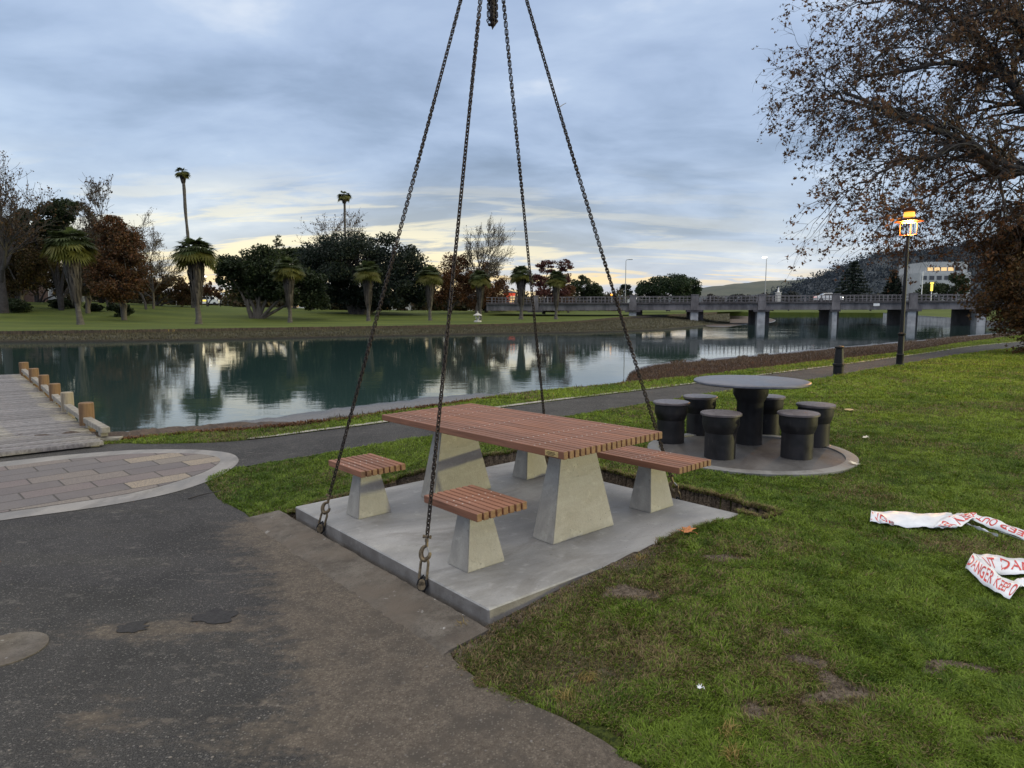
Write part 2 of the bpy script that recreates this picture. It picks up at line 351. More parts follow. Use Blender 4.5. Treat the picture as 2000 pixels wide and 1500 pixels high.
def f_deck(t):
    a = t.noise(t.map(t.obj, (3, .6, 1)), 14., 5, .65); _, c = attrcol(t, 'pl')
    col = t.mix(t.mr(a, .3, .72), (.165, .155, .155), (.33, .315, .31)); n = t.new('ShaderNodeVectorMath', operation='SCALE'); t.put(n.inputs[0], col); t.put(n.inputs['Scale'], c)
    t.put(t.p.inputs['Base Color'], n.outputs[0]); t.p.inputs['Roughness'].default_value = .8; bump(t, a, .006, .6)
M['deck'] = mat('weathered_deck_timber', f_deck)
M['rail'] = simple('grey_rail_timber', (.16, .145, .12), (.30, .275, .235), .85, 9., bmp=.6, bd=.004, stretch=(1, 1, 1))
M['post'] = simple('orange_timber_post', (.105, .058, .026), (.20, .118, .058), .8, 5., bmp=.6, bd=.005, stretch=(4, 4, .6))
M['post2'] = simple('grey_timber_post', (.17, .14, .10), (.30, .255, .19), .85, 5., bmp=.6, bd=.005, stretch=(4, 4, .6))
def f_pave(t):
    a0, a1 = PAVE
    v = t.map(t.pos, (1, 1, 1), (0, 0, -PAVE_ANG), (0, 0, 0)); s = t.new('ShaderNodeSeparateXYZ'); t.put(s.inputs[0], v)
    row = t.m('FLOOR', t.m('DIVIDE', s.outputs[1], a1)); xx = t.m('ADD', t.m('DIVIDE', s.outputs[0], a0), t.m('MULTIPLY', row, .37)); colx = t.m('FLOOR', xx)
    fx = t.m('FRACT', xx); fy = t.m('FRACT', t.m('DIVIDE', s.outputs[1], a1))
    ex = t.m('MINIMUM', fx, t.m('SUBTRACT', 1., fx)); ey = t.m('MINIMUM', fy, t.m('SUBTRACT', 1., fy))
    ed = t.m('MINIMUM', t.m('MULTIPLY', ex, a0), t.m('MULTIPLY', ey, a1))
    c = t.new('ShaderNodeCombineXYZ'); t.put(c.inputs[0], colx); t.put(c.inputs[1], row)
    wn = t.new('ShaderNodeTexWhiteNoise', noise_dimensions='2D'); t.l.new(c.outputs[0], wn.inputs[0])
    col = t.ramp(wn.outputs[0], [(0, (.125, .108, .108)), (.22, (.165, .132, .128)), (.42, (.135, .122, .122)), (.60, (.19, .16, .14)), (.76, (.30, .245, .18)), (.9, (.21, .18, .15))], 'CONSTANT')
    f1 = t.noise(t.pos, 60., 5, .7); f2 = t.noise(t.pos, 3., 5, .6)
    col = t.mix(t.mr(f1, .4, .7), col, (.09, .078, .075)); col = t.mix(t.m('MULTIPLY', t.mr(f2, .4, .7), .4), col, (.16, .14, .13))
    t.put(t.p.inputs['Base Color'], t.mix(t.mr(ed, .004, .012, 1., 0.), col, (.055, .047, .04))); t.p.inputs['Roughness'].default_value = .8
    bump(t, t.m('ADD', t.mr(ed, .003, .014), t.m('MULTIPLY', f1, .5)), .006, .8)
p0, p1 = G(45, 951, -.2), G(137, 937, -.2); PAVE_ANG = math.atan2((p1-p0).y, (p1-p0).x); PAVE = (.62, .31)
M['pave'] = mat('stone_pavers', f_pave)
def f_mud(t):
    a = t.noise(t.pos, 1.1, 6, .65); b = t.noise(t.pos, 7., 6, .7); s = t.new('ShaderNodeSeparateXYZ'); t.put(s.inputs[0], t.pos)
    _, k = attrcol(t, 'kind_mix')
    mud = t.mix(t.mr(b, .35, .7), (.040, .028, .022), (.098, .066, .048)); mud = t.mix(t.m('MULTIPLY', t.mr(t.noise(t.pos, 25., 3, .7), .62, .7), .6), mud, (.2, .17, .14))
    beach = t.mix(t.mr(t.noise(t.pos, 20., 4, .7), .35, .7), (.10, .10, .105), (.20, .205, .215))
    wet = t.mr(s.outputs[2], -.95, -.80)
    c = t.mix(k, mud, beach); t.put(t.p.inputs['Base Color'], t.mix(wet, t.mix(.5, c, (.02, .018, .016)), c)); t.put(t.p.inputs['Roughness'], t.mr(wet, 0., 1., .35, .9)); bump(t, t.m('ADD', b, a), .06, .9)
M['mud'] = mat('river_mud', f_mud)
def f_reed(t):
    a = t.noise(t.map(t.pos, (1, 1, 1)), .7, 6, .65); b = t.noise(t.pos, 4., 6, .75); s = t.new('ShaderNodeSeparateXYZ'); t.put(s.inputs[0], t.pos)
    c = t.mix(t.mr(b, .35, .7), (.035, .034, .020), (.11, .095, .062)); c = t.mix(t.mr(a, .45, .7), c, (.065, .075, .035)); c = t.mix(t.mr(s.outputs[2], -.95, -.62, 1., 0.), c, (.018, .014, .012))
    t.put(t.p.inputs['Base Color'], c); t.p.inputs['Roughness'].default_value = .95; bump(t, b, .25, 1.)
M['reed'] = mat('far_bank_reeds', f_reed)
def f_flawn(t):
    a = t.noise(t.map(t.pos, (1, 3, 1)), .07, 6, .65); b = t.noise(t.map(t.pos, (1, .3, 1)), 2.5, 5, .7)
    c = t.mix(t.mr(a, .35, .65), (.050, .072, .014), (.088, .112, .020)); c = t.mix(t.m('MULTIPLY', t.mr(b, .45, .75), .45), c, (.07, .065, .025))
    t.put(t.p.inputs['Base Color'], c); t.p.inputs['Roughness'].default_value = .95; t.p.inputs['Specular IOR Level'].default_value = .15
M['farlawn'] = mat('far_lawn', f_flawn)
def f_water(t):
    v = t.map(t.pos, (.55, 1.5, 1)); far = t.new('ShaderNodeSeparateXYZ'); t.put(far.inputs[0], t.pos)
    n = t.m('ADD', t.noise(v, 1.1, 3, .55), t.m('MULTIPLY', t.noise(v, 5.5, 3, .6), .22)); n2 = t.mr(t.noise(t.pos, .16, 4, .6), .35, .7, .25, 1.)
    t.p.inputs['Base Color'].default_value = (.024, .050, .048, 1); t.p.inputs['Roughness'].default_value = .02; t.p.inputs['IOR'].default_value = 1.45
    t.put(t.p.inputs['Specular IOR Level'], .5); bump(t, t.m('MULTIPLY', n, n2), .0085, .7)
M['water'] = mat('river_water', f_water)
M['stake'] = simple('retaining_stakes', (.030, .025, .021), (.085, .062, .047), .95, 2.2, stretch=(3, 3, .5), obj=False)
M['bridge'] = simple('weathered_bridge_concrete', (.085, .078, .082), (.19, .175, .18), .85, .9, stretch=(1, 1, .4), obj=False)
M['bridge_dark'] = simple('dark_bridge_concrete', (.045, .04, .043), (.09, .083, .086), .9, .7, obj=False)
M['bridge_light'] = simple('pale_pier_concrete', (.26, .26, .27), (.42, .42, .43), .85, .8, obj=False)
M['hill'] = simple('wooded_hill', (.030, .040, .052), (.044, .056, .066), 1., .03, bmp=1., bd=6., obj=False)  # dull blue-green: distance haze put into the hill colour
M['hillgreen'] = simple('open_hill', (.05, .062, .052), (.085, .09, .07), 1., .012, obj=False)
M['white'] = simple('white_paint', (.62, .63, .63), (.75, .75, .74), .5, 3.)
M['cream'] = simple('cream_render', (.42, .41, .38), (.52, .51, .47), .7, 2.)
M['roofgrey'] = simple('grey_roof', (.20, .22, .25), (.27, .29, .32), .6, 3.)
M['roofdark'] = simple('dark_roof', (.055, .05, .05), (.09, .085, .08), .7, 3.)
M['brick'] = simple('brown_wall', (.10, .06, .05), (.15, .10, .085), .9, 5.)
M['glass'] = simple('dark_glass', (.02, .024, .03), None, .12)
M['grey'] = simple('grey_paint', (.22, .23, .24), (.3, .31, .32), .5, 3.)
M['rubber'] = simple('tyre_rubber', (.015, .015, .015), None, .8)
M['red'] = simple('red_wall', (.55, .05, .03), (.65, .08, .04), .6, 2.)
M['tape'] = simple('white_plastic_tape', (.62, .65, .70), (.74, .76, .80), .35, 14.)
M['tapered'] = simple('red_print', (.50, .035, .03), (.6, .06, .045), .4, 30.)
M['stone'] = simple('pale_stone', (.30, .29, .27), (.45, .44, .42), .85, 20.)
def emi(name, col, st):
    def f(t):
        t.put(t.p.inputs['Base Color'], col); t.put(t.p.inputs['Emission Color'], col); t.p.inputs['Emission Strength'].default_value = st
    return mat(name, f)
M['lamp'] = emi('lit_lamp_glass', (1., .40, .05), 1.6); M['lampwhite'] = emi('lit_white_lamp', (1., .95, .85), 8.)
M['litwin'] = emi('lit_window', (1., .66, .30), .5); M['lityellow'] = emi('lit_yellow_sign', (1., .72, .12), 1.0); M['litred'] = emi('lit_red_wall', (1., .12, .05), .55)
M['copper'] = simple('orange_lantern_metal', (.030, .008, .002), (.045, .012, .003), .5, 10., spec=.1)
# ------------------------------------------------------------------ setting: outlines
def catmull(P, k=6):
    P = [Vector((p[0], p[1])) for p in P]; out = []
    for i in range(len(P)-1):
        a, b, c, d = P[max(i-1, 0)], P[i], P[i+1], P[min(i+2, len(P)-1)]
        for j in range(k):
            t = j/k; out.append(.5*((2*b)+(c-a)*t+(2*a-5*b+4*c-d)*t*t+(3*b-a-3*c+d)*t*t*t))
    return out+[P[-1]]
def gpl(pts, k=6): return catmull([GG(*p) for p in pts], k)
def sheet(name, poly, step, off, m, parent=None, attrf=None, zf=zbase, holes=()):
    P = np.array([[p[0], p[1]] for p in poly]); lo, hi = P.min(0), P.max(0)
    gx, gy = np.meshgrid(np.arange(lo[0]+step/2, hi[0], step), np.arange(lo[1]+step/2, hi[1], step)); g = np.c_[gx.ravel(), gy.ravel()]
    g = g[inpoly(g, P)]
    for h in holes: g = g[~inpoly(g, np.array([[p[0], p[1]] for p in h]))]
    vs = [Vector(p) for p in P]+[Vector(p) for h in holes for p in h]+[Vector(p) for p in g]
    n = len(P); cons = [(i, (i+1) % n) for i in range(n)]; b = n
    for h in holes: cons += [(b+i, b+(i+1) % len(h)) for i in range(len(h))]; b += len(h)
    v2, _, f, *_r = geometry.delaunay_2d_cdt(vs, cons, [], 0, 1e-6)
    V = np.array([[p[0], p[1]] for p in v2]); f = [t for t in f if len(t) == 3]; Fa = np.array(f); cen = V[Fa].mean(1); ok = inpoly(cen, P)
    for h in holes: ok &= ~inpoly(cen, np.array([[p[0], p[1]] for p in h]))
    Fa = Fa[ok]; a, b_, c = V[Fa[:, 0]], V[Fa[:, 1]], V[Fa[:, 2]]
    cr = (b_[:, 0]-a[:, 0])*(c[:, 1]-a[:, 1])-(b_[:, 1]-a[:, 1])*(c[:, 0]-a[:, 0]); Fa[cr < 0] = Fa[cr < 0][:, ::-1]
    z = zf(V[:, 0], V[:, 1])+off
    at = {k: ('FLOAT', fn(V[:, 0], V[:, 1])) for k, fn in (attrf or {}).items()}
    return npmesh(name, np.c_[V, z], Fa, m, parent, True, at)
def inpoly(p, P):
    x, y = p[:, 0], p[:, 1]; r = np.zeros(len(p), bool); n = len(P); j = n-1
    for i in range(n):
        xi, yi, xj, yj = P[i, 0], P[i, 1], P[j, 0], P[j, 1]; c = ((yi > y) != (yj > y))
        with np.errstate(divide='ignore', invalid='ignore'): r ^= c & (x < (xj-xi)*(y-yi)/(yj-yi)+xi)
        j = i
    return r
def arr(P): return np.array([[p[0], p[1]] for p in P])
def lip(pts, inner, outer=None): pass
# near bank top edge (grass meets river bank), left to right
BANK = [(-700, 862), (-300, 862), (60, 866), (232, 858), (400, 843), (600, 826), (760, 804), (1000, 771), (1230, 748), (1400, 730), (1600, 706), (1760, 688), (1920, 664), (2100, 648), (2500, 630)]
bank = gpl(BANK, 5)
PATH_UP = [(440, 864), (600, 846), (750, 827), (900, 808), (1060, 787), (1350, 751), (1640, 714), (1800, 692), (1950, 672), (2200, 652)]
PATH_LO = [(400, 938), (462, 915), (640, 885), (850, 851), (1000, 828), (1130, 810), (1360, 773), (1570, 745), (1760, 712), (1960, 682), (2200, 664)]
pu, pl_ = gpl(PATH_UP), gpl(PATH_LO)
plaza = gpl([(-1500, 905), (-500, 892), (0, 884), (215, 868), (300, 868), (440, 864)], 4)[:-1]+pu+pl_[::-1]
# lawn edge round to the kerb, then down the front
kl = [L(-HU-.30, -HV-.05).xy, L(-HU-.22, -HV-.05).xy]
front = [GG(*p).xy for p in [(905, 1238), (868, 1252), (885, 1290), (940, 1335), (1020, 1370), (1100, 1405), (1180, 1450), (1250, 1500), (1400, 1620), (1500, 1800)]]
plaza = plaza[:-1]+[GG(400, 942).xy, GG(425, 975).xy, GG(478, 1003).xy, L(-HU-.28, -HV-.30).xy, L(-HU-.24, -HV-.052).xy, L(HU+.04, -HV-.052).xy]+front+[Vector((1.2, -3)), Vector((-14, -3))]
PLA = arr(plaza)
def dirtf(x, y):
    u, v = slab_uv(x, y); d = -(v+HV)-.1                      # distance out from the kerb side
    q = GG(255, 1235); s1 = np.exp(-(((x-q.x)/.55)**2+((y-q.y)/.12)**2))*.5
    q = GG(420, 1215); s1 += np.exp(-(((x-q.x)/.3)**2+((y-q.y)/.1)**2))*.3
    q = GG(200, 1400); s2 = np.exp(-(((x-q.x)/.22)**2+((y-q.y)/.25)**2))*.35
    q = GG(620, 1440); s2 += np.exp(-(((x-q.x)/.6)**2+((y-q.y)/.16)**2))*.35
    wdt = .34+.46*sstep(-.9, 1.6, u)
    fr = np.exp(-np.maximum(d-wdt, 0)/.22)*sstep(-HU-.6, -HU+.1, u)
    return .25+.62*fr+s1+s2
sheet('asphalt_yard', plaza, .09, .006, M['asphalt'], attrf={'dirt': dirtf}).__setitem__('kind', 'structure')
ring_o = gpl([(-900, 1180), (-300, 1066), (0, 1019), (200, 991), (330, 966), (410, 940), (455, 915), (466, 899), (450, 887), (405, 881), (340, 879), (250, 881), (120, 891), (0, 904), (-300, 932), (-900, 985)], 6)
ring_i = gpl([(-900, 1142), (-300, 1046), (0, 1004), (200, 975), (300, 955), (385, 929), (420, 912), (430, 900), (418, 893), (380, 888), (310, 887), (230, 890), (110, 901), (0, 914), (-300, 943), (-900, 998)], 6)
sheet('paving_edge_band', ring_o, .15, .011, M['ring'], holes=[ring_i])['kind'] = 'structure'
sheet('stone_paving', ring_i, .15, .014, M['pave'])['kind'] = 'structure'
def strip(name, P, wd, off, m, side=1, hgt=0.):
    V = []; Fc = []
    for i, p in enumerate(P):
        t = (P[min(i+1, len(P)-1)]-P[max(i-1, 0)]).normalized(); n = Vector((-t.y, t.x))*side*wd
        z = zg(p.x, p.y)+off; V += [(p.x, p.y, z), (p.x+n.x, p.y+n.y, z)]
    Fc = np.array([(2*i, 2*i+2, 2*i+3, 2*i+1) for i in range(len(P)-1)]); o = npmesh(name, V, Fc, m); o['kind'] = 'structure'; return o
strip('path_edging', [p.xy if hasattr(p, 'xy') else p for p in pu[2:]], .13, .02, M['edging'])
# ---- kerb beside the slab
kb = MB(); KW = .25; n = 60; vs = []
for i in range(n+1):
    u = -HU-.26+(2*HU+.33)*i/n; j = .003*math.sin(i*.5)+.003*random.uniform(-1, 1)
    for v, dz in ((-HV-.05+j*.5, -.16), (-HV-.05+j*.5, .02), (-HV-.05-KW+j*2, .018), (-HV-.10-KW+j*2, .002)):
        q = L(u, v); vs.append((q.x, q.y, zg(q.x, q.y)+dz+(random.uniform(-.003, .003) if dz > 0 else 0)))
fs = [(i*4+k, i*4+k+1, i*4+5+k, i*4+4+k) for i in range(n) for k in range(3)]+[(0, 3, 2, 1), (n*4, n*4+1, n*4+2, n*4+3)]
o = kb.add(vs, fs).build('kerb', M['kerb']); tag(o, None, None, None, 'structure')
# ---- lawn ground with pit
RT = GG(1462, 868); PADR = (GG(1660, 885)-GG(1262, 880)).length/2
padc = Vector((RT.x, RT.y)); padc = (GG(1660, 885).xy+GG(1264, 882).xy)/2
SOILS = [(1545, 1235, .10, .07), (1590, 1290, .10, .08), (1640, 1365, .13, .07), (1480, 1390, .10, .07), (1860, 1312, .19, .05), (1800, 1305, .09, .05), (1420, 1090, .16, .06), (1230, 1160, .2, .08), (1650, 1340, .07, .12), (1950, 1460, .1, .04)]
SOILW = [(GG(a, b), c*1.08, d*1.08) for a, b, c, d in SOILS]
def soilf(x, y):
    x = np.asarray(x, float); y = np.asarray(y, float)
    s = np.zeros_like(x)
    wx, wy = (fbm(x+9, y, 6.)-.5)*.22, (fbm(x, y+9, 6.)-.5)*.22
    for p, a, b in SOILW: s = np.maximum(s, np.exp(-(((x+wx-p.x)/a)**2+((y+wy-p.y)/b)**2)*.9))
    u, v = slab_uv(x, y)
    near = (u > HU-.3)*np.exp(-np.maximum(u-HU-.05, 0)/.42)*sstep(HV, HV-1.3, v)*sstep(-HV-1.6, -HV-.5, v)   # worn strip in front of the slab
    fr = np.exp(-(((x-.25)/.85)**2+((y-3.0)/.60)**2))
    pt = np.maximum.reduce([pit(x, y), pit(x+.05, y), pit(x-.05, y), pit(x, y+.05), pit(x, y-.05)])
    edge = np.exp(-np.minimum(np.abs(v-HV-.22), np.abs(u+HU+.2)+0*v)/.05)*.25
    return np.clip(np.maximum(np.maximum(s*1.0, np.maximum(near*.60, fr*.50)), pt)+edge+(fbm(x, y, 2.5)-.5)*.25, 0, 1)
def lawnz(x, y):
    z = zbase(x, y)+(fbm(x, y, 1.3)-.5)*.02*(np.hypot(x, y) < 40); pt = pit(x, y)
    return np.where(pt > .5, -.36+(fbm(x, y, 9.)-.5)*.06, z)
gx, gy = np.meshgrid(np.arange(-6.5, 4.6, .03), np.arange(1.5, 11., .03)); nx, ny = gx.shape[1], gx.shape[0]
x0, x1, y0, y1 = gx[0, 0], gx[0, -1], gy[0, 0], gy[-1, 0]
gz = lawnz(gx, gy); inP = inpoly(np.c_[gx.ravel(), gy.ravel()], PLA).reshape(gx.shape); u_, v_ = slab_uv(gx, gy)
gz = np.where(inP, gz-.05, gz)
V = np.c_[gx.ravel(), gy.ravel(), gz.ravel()]; ii, jj = np.meshgrid(np.arange(nx-1), np.arange(ny-1)); a = (jj*nx+ii).ravel()
Fg = np.c_[a, a+1, a+nx+1, a+nx]; cg = np.c_[gx.ravel(), gy.ravel()][a]; Fg = Fg[inpoly(cg, arr([Vector((bank[0].x, -3.2)), Vector((90, -3.2)), Vector((110, 100))]+[Vector((b_.x, b_.y)) for b_ in reversed(bank)]))]
o = npmesh('lawn_ground', V, Fg, M['ground'], smooth=True, attrs={'soil': ('FLOAT', soilf(V[:, 0], V[:, 1]))}); o['kind'] = 'structure'
outer = [Vector(p) for p in [(-14, -3.2), (40, -3.2)]]+[Vector((70, 30)), Vector((90, 60))]+list(reversed([b_.xy if hasattr(b_, 'xy') else b_ for b_ in bank]))+[Vector((bank[0].x, -3.2))]
outer = [p for p in outer if p.x > -13.99 or True]
hc = [Vector(p) for p in [(x0, y0), (x1, y0), (x1, y1), (x0, y1)]]; hole = [hc[i].lerp(hc[(i+1) % 4], k/60) for i in range(4) for k in range(60)]
def zlow(x, y):
    z = zbase(x, y); inn = inpoly(np.c_[x, y], PLA); return np.where(inn, z-.05, z)
bpoly = [Vector((bank[0].x, -3.2)), Vector((90, -3.2)), Vector((110, 100))]+[Vector((b_.x, b_.y)) for b_ in reversed(bank)]
sheet('lawn', bpoly, .6, 0., M['ground'], attrf={'soil': soilf}, zf=zlow, holes=[hole])['kind'] = 'structure'
# ---- near bank: loft from grass edge down to the water line and under it
WZ = -.95
WLINE = [(-700, 850), (-300, 850), (60, 850), (225, 846), (385, 832), (600, 806), (840, 775), (1010, 765), (1222, 752), (1224, 728), (1300, 714), (1480, 700), (1640, 683), (1800, 667), (1900, 655), (2100, 640), (2500, 626)]
wl = catmull([G(a, b, WZ) for a, b in WLINE], 5)
def resamp(P, n):
    P = arr(P); d = np.r_[0, np.cumsum(np.hypot(*np.diff(P, axis=0).T))]; t = np.linspace(0, d[-1], n); return np.c_[np.interp(t, d, P[:, 0]), np.interp(t, d, P[:, 1])]
def match(P, keys, n):       # resample by a shared parameter: index in the key list
    P = arr(P); t = np.linspace(0, 1, len(P)); return P
def bypx(keys, x, z):       # interpolate pixel row for pixel column
    return None
colx = np.r_[np.linspace(-700, 2500, 321)]
bk = np.array(BANK, float); wk = np.array([p for p in WLINE if p != (1224, 728)], float)
wk[wk[:, 0] == 1222, 1] = 751
wy_ = np.interp(colx, wk[:, 0], wk[:, 1])
wy_ = np.where((colx > 1222), np.interp(colx, [1222, 1232, 1260, 1300, 1480, 1640, 1800, 1900, 2100, 2500], [736, 724, 714, 707, 693, 677, 664, 654, 640, 626]), wy_)
rows = []; kmix = []
for t_, zz in ((0, None), (.04, -.12), (.3, -.42), (.6, -.66), (.85, -.86), (1., WZ), (1.0, -1.6)):
    r = []
    for i, px in enumerate(colx):
        b_ = GG(px, float(np.interp(px, bk[:, 0], bk[:, 1]))); q = G(px, float(wy_[i]), WZ)
        e = max((q-b_).xy.length, 1.2); dirv = (q.xy-b_.xy).normalized() if (q-b_).xy.length > .05 else Vector((0, 1))
        p = b_.xy+dirv*e*t_*(1 if zz != -1.6 else 1)+(dirv*2.5 if zz == -1.6 else Vector((0, 0)))
        z = b_.z if zz is None else zz
        if zz not in (None, -1.6): p += dirv*(fbm(px*.02, zz*3+2)-.5)*.35; z += (fbm(px*.05, zz*5)-.5)*.08
        r.append((p.x, p.y, float(z))); kmix.append(float(sstep(1050, 900, px)*sstep(.02, .2, t_)))
    rows.append(r)
V = [p for r in rows for p in r]; nc = len(colx)
Fb = np.array([(j*nc+i, j*nc+i+1, (j+1)*nc+i+1, (j+1)*nc+i) for j in range(len(rows)-1) for i in range(nc-1)])
o = npmesh('river_bank', V, Fb, M['mud'], smooth=True, attrs={'kind_mix': ('FLOAT', kmix)}); o['kind'] = 'structure'
# ---- water
o = npmesh('river_water', [(-900, 3, WZ), (900, 3, WZ), (900, 900, WZ), (-900, 900, WZ)], np.array([(0, 1, 2, 3)]), M['water']); o['kind'] = 'structure'
# ---- far lawn
FX = [-900, -400, 0, 200, 400, 600, 800, 1000, 1130, 1200, 1290, 1400, 1450]
F0 = [(48, 660), (54, 650), (57, 647), (60, 645), (66, 642), (72, 639), (80, 636), (90, 632), (98, 627), (106, 620), (118, 615), (150, 609.5), (170, 608)]
F1 = [(70, 640), (80, 632), (84, 627), (86, 627), (90, 630), (97, 628), (104, 625), (110, 621), (114, 618.5), (120, 616), (130, 613), (160, 608.7), (180, 607.5)]
F2 = [(110, 585), (110, 588), (112, 590), (118, 592), (125, 599), (130, 605), (135, 607.5), (145, 608), (155, 608), (160, 608), (170, 608), (200, 607), (220, 606.8)]
F3 = [(400, 570), (400, 575), (400, 580), (400, 585), (400, 592), (400, 598)]+[(400, 603)]*7
CX = np.linspace(-900, 1450, 160); V = []
tt = np.linspace(0, 1, 9)
rowsF = []
for A_, B_ in ((F0, F1), (F1, F2), (F2, F3)):
    for t_ in (tt[:-1] if B_ is not F3 else tt):
        for px in CX:
            da, ya = [np.interp(px, FX, [q[k] for q in A_]) for k in (0, 1)]; db, yb = [np.interp(px, FX, [q[k] for q in B_]) for k in (0, 1)]
            pa, pb = X(px, ya, da), X(px, yb, db); p = pa.lerp(pb, t_); V.append((p.x, p.y, p.z))
nr = len(V)//len(CX); nc = len(CX); FLf = np.array([(j*nc+i, j*nc+i+1, (j+1)*nc+i+1, (j+1)*nc+i) for j in range(nr-1) for i in range(nc-1)])
o = npmesh('far_lawn', V, FLf, M['farlawn'], smooth=True); o['kind'] = 'structure'
BV = BVHTree.FromPolygons([Vector(v) for v in V], [tuple(f) for f in FLf.tolist()])
CAMV = Vector((0, 0, H))
def FL(px, py):
    h = BV.ray_cast(CAMV, ray(px, py).normalized()); 
    if h[0] is None: h = (X(px, py, 120),)
    return h[0]
# ---- far retaining wall of timber stakes, reed bank below
rw = empty('retaining_wall', X(0, 647, 57), 0, 'long low retaining wall of dark timber stakes along the far river bank', 'wall'); O0 = rw.location.copy()
wv = []; wf = []; pxs = np.linspace(-900, 1400, 900); st_ = MB()
top = [X(px, float(np.interp(px, FX, [q[1] for q in F0])), float(np.interp(px, FX, [q[0] for q in F0]))) for px in pxs]
for i in range(len(top)-1):
    a_, b_ = top[i], top[i+1]; hgt = random.uniform(.42, .5); dp = random.uniform(-.03, .03)
    n_ = Vector((0, -1, 0)); t_ = (b_-a_)*.46; c = (a_+b_)/2; up = random.uniform(.0, .05)
    f0, f1 = c-t_+n_*(.09+dp), c+t_+n_*(.09+dp)
    zt = c.z+up; vs = [(f0.x, f0.y, zt-hgt-.3), (f1.x, f1.y, zt-hgt-.3), (f1.x, f1.y, zt), (f0.x, f0.y, zt), (f0.x, f0.y+.14, zt), (f1.x, f1.y+.14, zt)]
    st_.add([Vector(v)-O0 for v in vs], [(0, 1, 2, 3), (3, 2, 5, 4)])
st_.build('stakes', M['stake'], rw)
rows = []; FWY = ([-900, -400, 0, 200, 400, 600, 800, 1000, 1130, 1200, 1290, 1400], [676, 672, 669, 668, 665, 660, 656, 652, 650, 648, 645, 634])
V = []; cols = np.linspace(-900, 1425, 300)
for t_, dzz in ((0, -.35), (.15, -.45), (.55, -.62), (.85, -.75), (1., -.0), (1.02, 0)):
    for i, px in enumerate(cols):
        a_ = X(px, float(np.interp(px, FX, [q[1] for q in F0])), float(np.interp(px, FX, [q[0] for q in F0]))); q = G(px, float(np.interp(px, *FWY)), WZ)
        p = a_.lerp(q, t_); z = (a_.z-.4)*(1-t_)+(WZ+.0)*t_+ (.22*math.sin(math.pi*min(t_, 1))+(fbm(px*.03, t_*4)-.5)*.25)*(0 < t_ < 1)
        if t_ > 1: z = -1.8; p = q+Vector((0, -.5, 0))
        elif t_ == 1.: z = WZ+.18+(fbm(px*.06, 3)-.5)*.2
        V.append((p.x, p.y, z))
nc = len(cols); Fb = np.array([(j*nc+i, j*nc+i+1, (j+1)*nc+i+1, (j+1)*nc+i) for j in range(5) for i in range(nc-1)])
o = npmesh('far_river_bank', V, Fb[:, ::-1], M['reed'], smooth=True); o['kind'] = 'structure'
# mud spit beyond the far bank under the bridge
def mound(name, pts, z0, ztop, m, attrs=None):
    P = arr(catmull([G(a, b, z0) for a, b in pts+[pts[0]]], 5))[:-1]; c = P.mean(0); V = []; nP = len(P); ks = (1.0, .93, .75, .4, .05)
    for k, s_ in enumerate(ks):
        for p in P: q = c+(p-c)*s_; V.append((q[0], q[1], z0-.3 if k == 0 else z0+(ztop-z0)*(k/4)**.6+(fbm(q[0]*.5, q[1]*.5)-.5)*.1))
    Fm = [(k*nP+i, k*nP+(i+1) % nP, (k+1)*nP+(i+1) % nP, (k+1)*nP+i) for k in range(4) for i in range(nP)]
    o = npmesh(name, V, np.array(Fm), m, smooth=True, attrs={'kind_mix': ('FLOAT', [0]*len(V))}); o['kind'] = 'structure'; return o
mound('mud_spit', [(1340, 632), (1400, 640), (1460, 634), (1520, 628), (1500, 621), (1430, 617), (1330, 618)], WZ, -.75, M['mud'])
# far shore beyond the bridge and right-hand shore
def poly_land(name, pts, m, lipm=None):
    P = [X(a, b, d) for a, b, d in pts]; n = len(P); V = [tuple(p) for p in P]+[(p.x, p.y, -1.6) for p in P]
    o = npmesh(name, V, [list(range(n))]+[[i, (i+1) % n, n+(i+1) % n, n+i] for i in range(n)], m); o['kind'] = 'structure'; return o
poly_land('far_shore', [(1395, 609.5, 300), (1560, 610, 300), (1760, 611, 280), (1900, 612, 260), (2100, 606, 420), (1700, 604.5, 620), (1300, 605.5, 600)], M['farlawn'])
poly_land('right_far_shore', [(1725, 612, 190), (1790, 617, 150), (1850, 621, 130), (1960, 629, 112), (2200, 634, 100), (2500, 620, 140), (2300, 590, 220), (1900, 592, 240), (1740, 604, 235)], M['farlawn'])
bk_ = MB(); pr = [X(1725, 612, 189.5), X(1790, 617, 149.5), X(1850, 621, 129.5), X(1960, 629, 111.5), X(2200, 634, 99.5)]
for a_, b_ in zip(pr, pr[1:]):
    bk_.add([(a_.x, a_.y, -1.2), (b_.x, b_.y, -1.2), (b_.x, b_.y, b_.z+.12), (a_.x, a_.y, a_.z+.12), (a_.x, a_.y+.5, a_.z+.12), (b_.x, b_.y+.5, b_.z+.12)], [(0, 1, 2, 3), (3, 2, 5, 4)])
tag(bk_.build('sea_wall', M['bridge_light']), 'low pale concrete sea wall edging the grassy shore at right beyond the bridge', 'wall')
